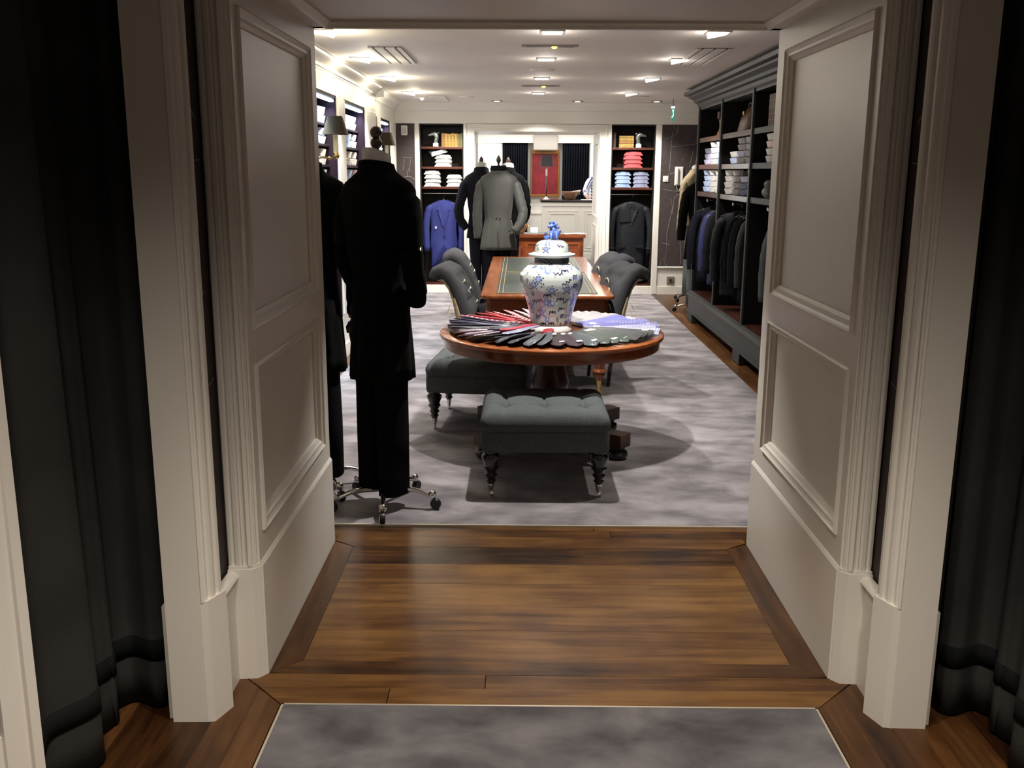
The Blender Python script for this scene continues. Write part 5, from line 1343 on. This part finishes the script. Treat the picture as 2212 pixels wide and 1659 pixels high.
for i, y in enumerate((4.85, 6.43, 7.93, 9.52, 11.27)):
    downlight('downlight of the left ceiling row, %s from the entrance' % rowL[i], -1.255, y, 2 if i != 3 else 2, .16, .012, .2)
    downlight('downlight of the right ceiling row, %s from the entrance' % rowL[i], 1.245, y, 2, .15, .010, -.2)
for i, (x, y) in enumerate(((-.295, 12.55), (.717, 12.55), (1.70, 12.5))):
    t = thing('round_downlight', 'small round downlight in front of the far wall, %s of three' % ['left', 'middle', 'right'][i], 'ceiling light', (x, y, CEIL), 0, 'round downlights at the far wall')
    link('trim_ring', MB().lathe([(.05, 0), (.07, 0), (.072, -.008), (.052, -.008)], 24), M['fixture'], t); link('lamp', MB().lathe([(.003, -.002), (.05, -.002), (.05, -.007), (.003, -.010)], 24), M['lamp'], t)
for i, (x, y) in enumerate(((.205, 7.11), (.207, 10.33))):
    t = thing('linear_fixture', 'thin linear ceiling fixture with an amber lamp, %s one' % ['nearer', 'farther'][i], 'ceiling light', (x, y, CEIL))
    link('housing', MB().slab(-.20, .20, -.028, .028, -.010, -.001, .004), M['fixture'], t); link('slot', MB().box(-.17, .17, -.012, .012, -.0115, -.0095), M['slot'], t)
    link('amber_lamp', MB().sphere((.03, -.004, -.014), .018, 12, 1.2, .8, .6), M['amber'], t, True)
for i, (x, y, L_, w) in enumerate(((-.975, 7.75, 1.05, .24), (1.385, 7.75, 1.05, .26), (-.985, 12.2, .75, .19), (1.41, 12.1, .75, .18))):
    t = thing('air_vent', 'slotted air vent in the ceiling, %s' % ['near left', 'near right', 'far left', 'far right'][i], 'vent', (x, y, CEIL), 0, 'slotted ceiling vents')
    link('backing', MB().box(-w/2, w/2, -L_/2, L_/2, -.004, -.001), M['slot'], t)
    for k in range(4): link('slat', MB().slab(-w/2+k*w/3-.033 if 0 < k < 3 else (-w/2 if k == 0 else w/2-.033), -w/2+k*w/3+.033 if 0 < k < 3 else (-w/2+.033 if k == 0 else w/2), -L_/2, L_/2, -.012, -.001, .003), M['ceil'], t)
for i, (x, y, r) in enumerate(((.187, 8.75, .11), (-1.20, 12.0, .08), (-.64, 11.9, .085))):
    t = thing('ceiling_disc', 'flat round %s' % ['cover plate between the middle downlights', 'sensor at the far left of the ceiling', 'pale cover by the far left vent'][i], 'ceiling cover', (x, y, CEIL))
    link('plate', MB().lathe([(.01, -.001), (r, -.001), (r, -.008), (r*.9, -.014), (.01, -.016)], 32), M['ceil'], t, True, sharp=40)
    if i == 1: link('lens', MB().sphere((.02, -.02, -.018), .02, 12), M['lamp'], t, True)
t = thing('exit_sign', 'small green illuminated exit sign hanging at the far right', 'sign', (1.86, 12.2, 2.30))
link('sign_plate', MB().slab(-.02, .02, -.012, .012, -.09, .06, .004), M['exit'], t); link('light_bar', MB().slab(-.022, .022, -.014, .014, .06, .085, .004), M['exitw'], t); link('bracket', MB().box(-.006, .006, -.006, .006, .085, .165), M['fixture'], t)
link('figure', MB().sphere((0, -.0135, .035), .012, 8, 1, .2, 1).tube([(0, -.0135, .02), (.006, -.0135, -.02), (-.012, -.0135, -.05)], .006, 6), M['exitw'], t)
t = thing('camera_lens', 'tiny black dome camera on the frieze above the right niche', 'camera', (1.63, BY-.03, 2.39)); link('dome', MB().sphere((0, 0, 0), .022, 14), M['ebony'], t, True); link('ring', MB().lathe([(.022, 0), (.03, 0), (.03, .012), (.022, .012)], 18, (0, 0, 0), 'y'), M['fixture'], t)
t = thing('light_switch', 'square white switch on the dark wallpaper at the far right', 'switch', (1.905, BY-.0065, 1.515)); link('plate', MB().slab(-.035, .035, -.012, 0, -.038, .038, .004), M['plastic'], t); link('rocker', MB().slab(-.018, .018, -.016, -.012, -.024, .024, .003), M['plastic'], t)
t = thing('intercom_handset', 'white wall intercom handset right of the switch', 'intercom', (2.075, BY-.0065, 1.55)); link('base', MB().slab(-.055, .055, -.025, 0, -.12, .12, .01), M['plastic'], t); link('handset', MB().slab(-.05, -.01, -.055, -.025, -.11, .11, .01), M['plastic'], t)
link('cord', MB().tube([(-.03, -.04, -.11), (-.02, -.03, -.17), (.01, -.02, -.19), (.03, -.02, -.12)], .004, 6), M['plastic'], t)
t = thing('wall_socket', 'metal power socket on the white dado at the far right', 'socket', (2.02, BY-.001, .19)); link('plate', MB().slab(-.05, .05, -.010, 0, -.05, .05, .004), M['fixture'], t); link('plug', MB().cyl(0, 0, 0, .02, .02, 14).xf(Matrix.Rotation(PI/2, 4, 'X')).xf(Matrix.Translation((0, -.008, 0))), M['slot'], t)
t = thing('wall_speaker', 'small pale speaker high on the dark wallpaper at the far left', 'speaker', (-1.50, BY-.0065, 2.11)); link('case', MB().slab(-.04, .04, -.06, 0, -.06, .06, .008), M['plastic'], t); link('grille', MB().slab(-.03, .03, -.063, -.06, -.045, .045, .002), M['fixture'], t)
# ================================================================== far doorway and the room beyond
def bowl(label, x, y, z, r, h, m, stuff):
    t = thing('bowl', label, 'bowl', (x, y, z)); link('shell', MB().lathe([(.004, 0), (r*.5, .002), (r*.55, .012), (r*.85, h*.5), (r*.96, h*.85), (r, h), (r*.93, h), (r*.9, h*.82), (r*.5, .03), (.004, .02)], 32), M[m], t, True)
    for s in (-1, 1): link('handle', MB().tube([(s*r*.95, 0, h*.8), (s*(r+.025), 0, h*.95), (s*(r+.02), 0, h*.7), (s*r*.9, 0, h*.6)], .006, 8), M['brass'], t, True)
    return t
bowl('varnished wooden bowl with a pale filling at the left of the mahogany desk', .012, 13.35, .773, .095, .13, 'bowl', 0)
t = thing('paper_rolls', 'white tissue filling the wooden bowl on the mahogany desk', 'paper', (.012, 13.35, .86)); link('sheet', MB().sphere((0, 0, .03), .075, 14, 1, 1, .45), M['paperw'], t, True)
for k in range(2):
    t = thing('paper_sheet', 'loose white papers on the right of the mahogany desk, %s' % ['lower sheet', 'upper sheet'][k], 'paper', (.74+.03*k, 13.33, .772+.004*k), .1+.4*k); link('sheet', MB().slab(-.13, .13, -.09, .09, 0, .0025, .0008), M['paperw'], t)
t = thing('small_box', 'white box on the mahogany desk behind the bowl', 'box', (.20, 13.50, .772)); link('carton', MB().slab(-.05, .05, -.04, .04, 0, .05, .003), M['paperw'], t); link('lid', MB().slab(-.052, .052, -.042, .042, .05, .07, .003), M['paperw'], t)
bw = bowl('dark bowl heaped with magazines on the cream sales counter', .93, 18.15, 1.093, .15, .15, 'pewter', 0)
for k in range(5):
    t = thing('magazine', 'pink and white magazine rolled in the counter bowl, %s' % ['far left', 'left', 'middle', 'right', 'far right'][k], 'magazine', (.85+.04*k, 18.15, 1.19+.012*k), .2*k, 'magazines in the counter bowl'); link('roll', MB().tube([(-.06, 0, 0), (.17 if k > 2 else .06, 0, .02)], .014, 10), M['paperw'] if k % 2 else M['pinkp'], t, True)
t = thing('paper_pad', 'white pad lying on the sales counter in front of the person', 'paper', (1.30, 18.13, 1.092)); link('sheet', MB().slab(-.17, .17, -.10, .10, 0, .008, .002), M['paperw'], t)
t = thing('table_lamp', 'slim lamp with a black shade on the cream sales counter', 'lamp', (.49, 18.2, 1.092))
link('base', MB().lathe([(.07, 0), (.068, .012), (.03, .03), (.012, .05), (.008, .06)], 24), M['chrome'], t, True); link('pole', MB().cyl(0, 0, .05, .42, .010, 10), M['ebony'], t, True)
link('candle_sleeve', MB().cyl(0, 0, .42, .62, .016, 12), M['plastic'], t, True); link('lamp_shade', MB().lathe([(.125, .60), (.12, .61), (.10, .80), (.097, .80)], 28), M['blackshade'], t, True, sharp=60)
t = thing('framed_painting', 'crimson painting in a gilt frame on the wall of the room beyond', 'painting', (.52, 20.43, 1.57))
link('canvas', MB().box(-.27, .27, -.01, .01, -.43, .39), M['redart'], t)
for nm, b_ in (('top_rail', (-.30, .30, -.03, .02, .385, .475)), ('bottom_rail', (-.30, .30, -.03, .02, -.49, -.43)), ('side_rail', (-.30, -.265, -.025, .02, -.43, .385)), ('side_rail', (.265, .30, -.025, .02, -.43, .385))): link(nm, MB().slab(*b_, .008), M['giltframe'], t)
for i, (x0, x1) in enumerate(((-.36, .16), (.87, 1.42))):
    t = thing('black_drape', 'floor-length black drape %s of the crimson painting' % ['left', 'right'][i], 'curtain', ((x0+x1)/2, 20.33, .02)); h = (x1-x0)/2; R = []
    n = 90; vs = []; fs = []
    for k in range(9):
        z = 2.14*k/8
        for j in range(n+1): vs.append((-h+2*h*j/n, .028*math.sin(j*.75+.3*math.sin(z*2)), z))
    for k in range(8):
        for j in range(n): a_ = k*(n+1)+j; fs.append((a_, a_+1, a_+n+2, a_+n+1))
    o = link('drape', MB().add(vs, fs), M['blackcurt'], t, True); md = o.modifiers.new('cloth', 'SOLIDIFY'); md.thickness = .006
    link('header_tape', MB().box(-h, h, -.035, .035, 2.14, 2.149), M['blackcurt'], t)
# the person behind the counter, seen only as a striped forearm from the entrance
def person():
    t = thing('person', 'person in a blue and white striped shirt leaning an arm on the far counter', 'person', (1.50, 18.93, .004), PI)
    def skin(name, verts, edges, rads, m, par):
        me = bpy.data.meshes.new(name); me.from_pydata(verts, edges, []); o = bpy.data.objects.new(name, me); COL.objects.link(o); o.parent = par; me.materials.append(M[m])
        md = o.modifiers.new('skin', 'SKIN'); sv = me.skin_vertices[0].data if me.skin_vertices else None
        if sv is None:
            bm = bmesh.new(); bm.from_mesh(me); bm.verts.layers.skin.verify(); bm.to_mesh(me); bm.free(); sv = me.skin_vertices[0].data
        for i, r in enumerate(rads): sv[i].radius = r if hasattr(r, '__len__') else (r, r)
        sv[0].use_root = True; s = o.modifiers.new('sub', 'SUBSURF'); s.levels = s.render_levels = 2; md.use_smooth_shade = True
        return o
    # local: faces +y (rz = pi, so world -y, towards the counter)
    v = [(0, 0, .95), (0, .02, 1.15), (0, .04, 1.35), (0, .05, 1.47), (0, .07, 1.54), (0, .09, 1.62), (0, .10, 1.70),
         (.17, .05, 1.42), (.25, .16, 1.24), (.235, .42, 1.135), (.225, .50, 1.125), (-.17, .05, 1.42), (-.25, .06, 1.16), (-.24, .18, .98), (-.235, .23, .93),
         (.09, 0, .90), (.10, .02, .50), (.10, 0, .10), (.10, .12, .035), (-.09, 0, .90), (-.10, .02, .50), (-.10, 0, .10), (-.10, .12, .035)]
    e = [(0, 1), (1, 2), (2, 3), (3, 4), (4, 5), (5, 6), (3, 7), (7, 8), (8, 9), (9, 10), (3, 11), (11, 12), (12, 13), (13, 14), (0, 15), (15, 16), (16, 17), (17, 18), (0, 19), (19, 20), (20, 21), (21, 22)]
    r = [(.15, .11), (.135, .10), (.155, .11), (.09, .08), .05, .075, .07, .065, .047, .035, .028, .065, .047, .036, .028, .085, .058, .042, .035, .085, .058, .042, .035]
    b = skin('body', v, e, r, 'skin', t)
    vs = [(0, .0, .93), (0, .02, 1.15), (0, .04, 1.35), (0, .05, 1.46), (.17, .05, 1.42), (.25, .16, 1.24), (.238, .38, 1.145), (-.17, .05, 1.42), (-.25, .06, 1.16), (-.24, .16, 1.0)]
    skin('striped_shirt', vs, [(0, 1), (1, 2), (2, 3), (3, 4), (4, 5), (5, 6), (3, 7), (7, 8), (8, 9)], [(.165, .12), (.15, .115), (.17, .125), (.09, .085), .08, .060, .050, .08, .06, .05], 'stripeshirt', t)
    skin('trousers', [(0, 0, .93), (.09, 0, .88), (.10, .02, .5), (.10, 0, .09), (-.09, 0, .88), (-.10, .02, .5), (-.10, 0, .09)], [(0, 1), (1, 2), (2, 3), (0, 4), (4, 5), (5, 6)], [(.16, .12), .10, .075, .062, .10, .075, .062], 'navy', t)
    for s, (hx, hy, hz), (dx, dy, dz) in ((1, (.225, .50, 1.12), (0, 1, -.05)), (-1, (-.235, .23, .93), (0, .3, -1))):
        d = Vector((dx, dy, dz)).normalized(); p = Vector((hx, hy, hz)); q = MB(); q.tube([p-d*.01, p+d*.04, p+d*.085], [.022, .036, .034], 12, flat=.55)
        sd = Vector((1, 0, 0))
        for k, L_ in enumerate((.068, .078, .072, .056)):
            o_ = p+d*.078+sd*((k-1.5)*.018); q.tube([o_, o_+d*L_*.5, o_+d*L_+Vector((0, 0, -.010))], [.009, .0085, .007], 8)
        o_ = p+d*.02-sd*.03*s; q.tube([o_, o_+d*.03-sd*.022*s, o_+d*.06-sd*.024*s], [.011, .010, .008], 8)
        link('hand', q, M['skin'], b, True)
    q = MB(); q.sphere((0, .085, 1.675), .098, 18, .85, 1.0, 1.18); hd = link('head', q, M['skin'], b, True)
    q = MB(); q.sphere((0, .065, 1.705), .104, 18, .88, 1.0, 1.08); q.v = [p if (p[1] < .10 or p[2] > 1.745) else (p[0]*.9, min(p[1], .12), max(p[2], 1.74)) for p in q.v]; link('hair', q, M['hair'], t, True)
    link('nose', MB().tube([(0, .178, 1.69), (0, .20, 1.655), (0, .18, 1.648)], [.008, .014, .01], 8), M['skin'], b, True)
    for s in (-1, 1): link('eye', MB().sphere((s*.032, .172, 1.69), .010, 10), M['ebony'], b, True); link('ear', MB().sphere((s*.085, .075, 1.675), .022, 10, .4, .8, 1.3), M['skin'], b, True)
    link('mouth', MB().tube([(-.022, .176, 1.615), (0, .183, 1.613), (.022, .176, 1.615)], .005, 6), M['redlin'], b, True)
person()
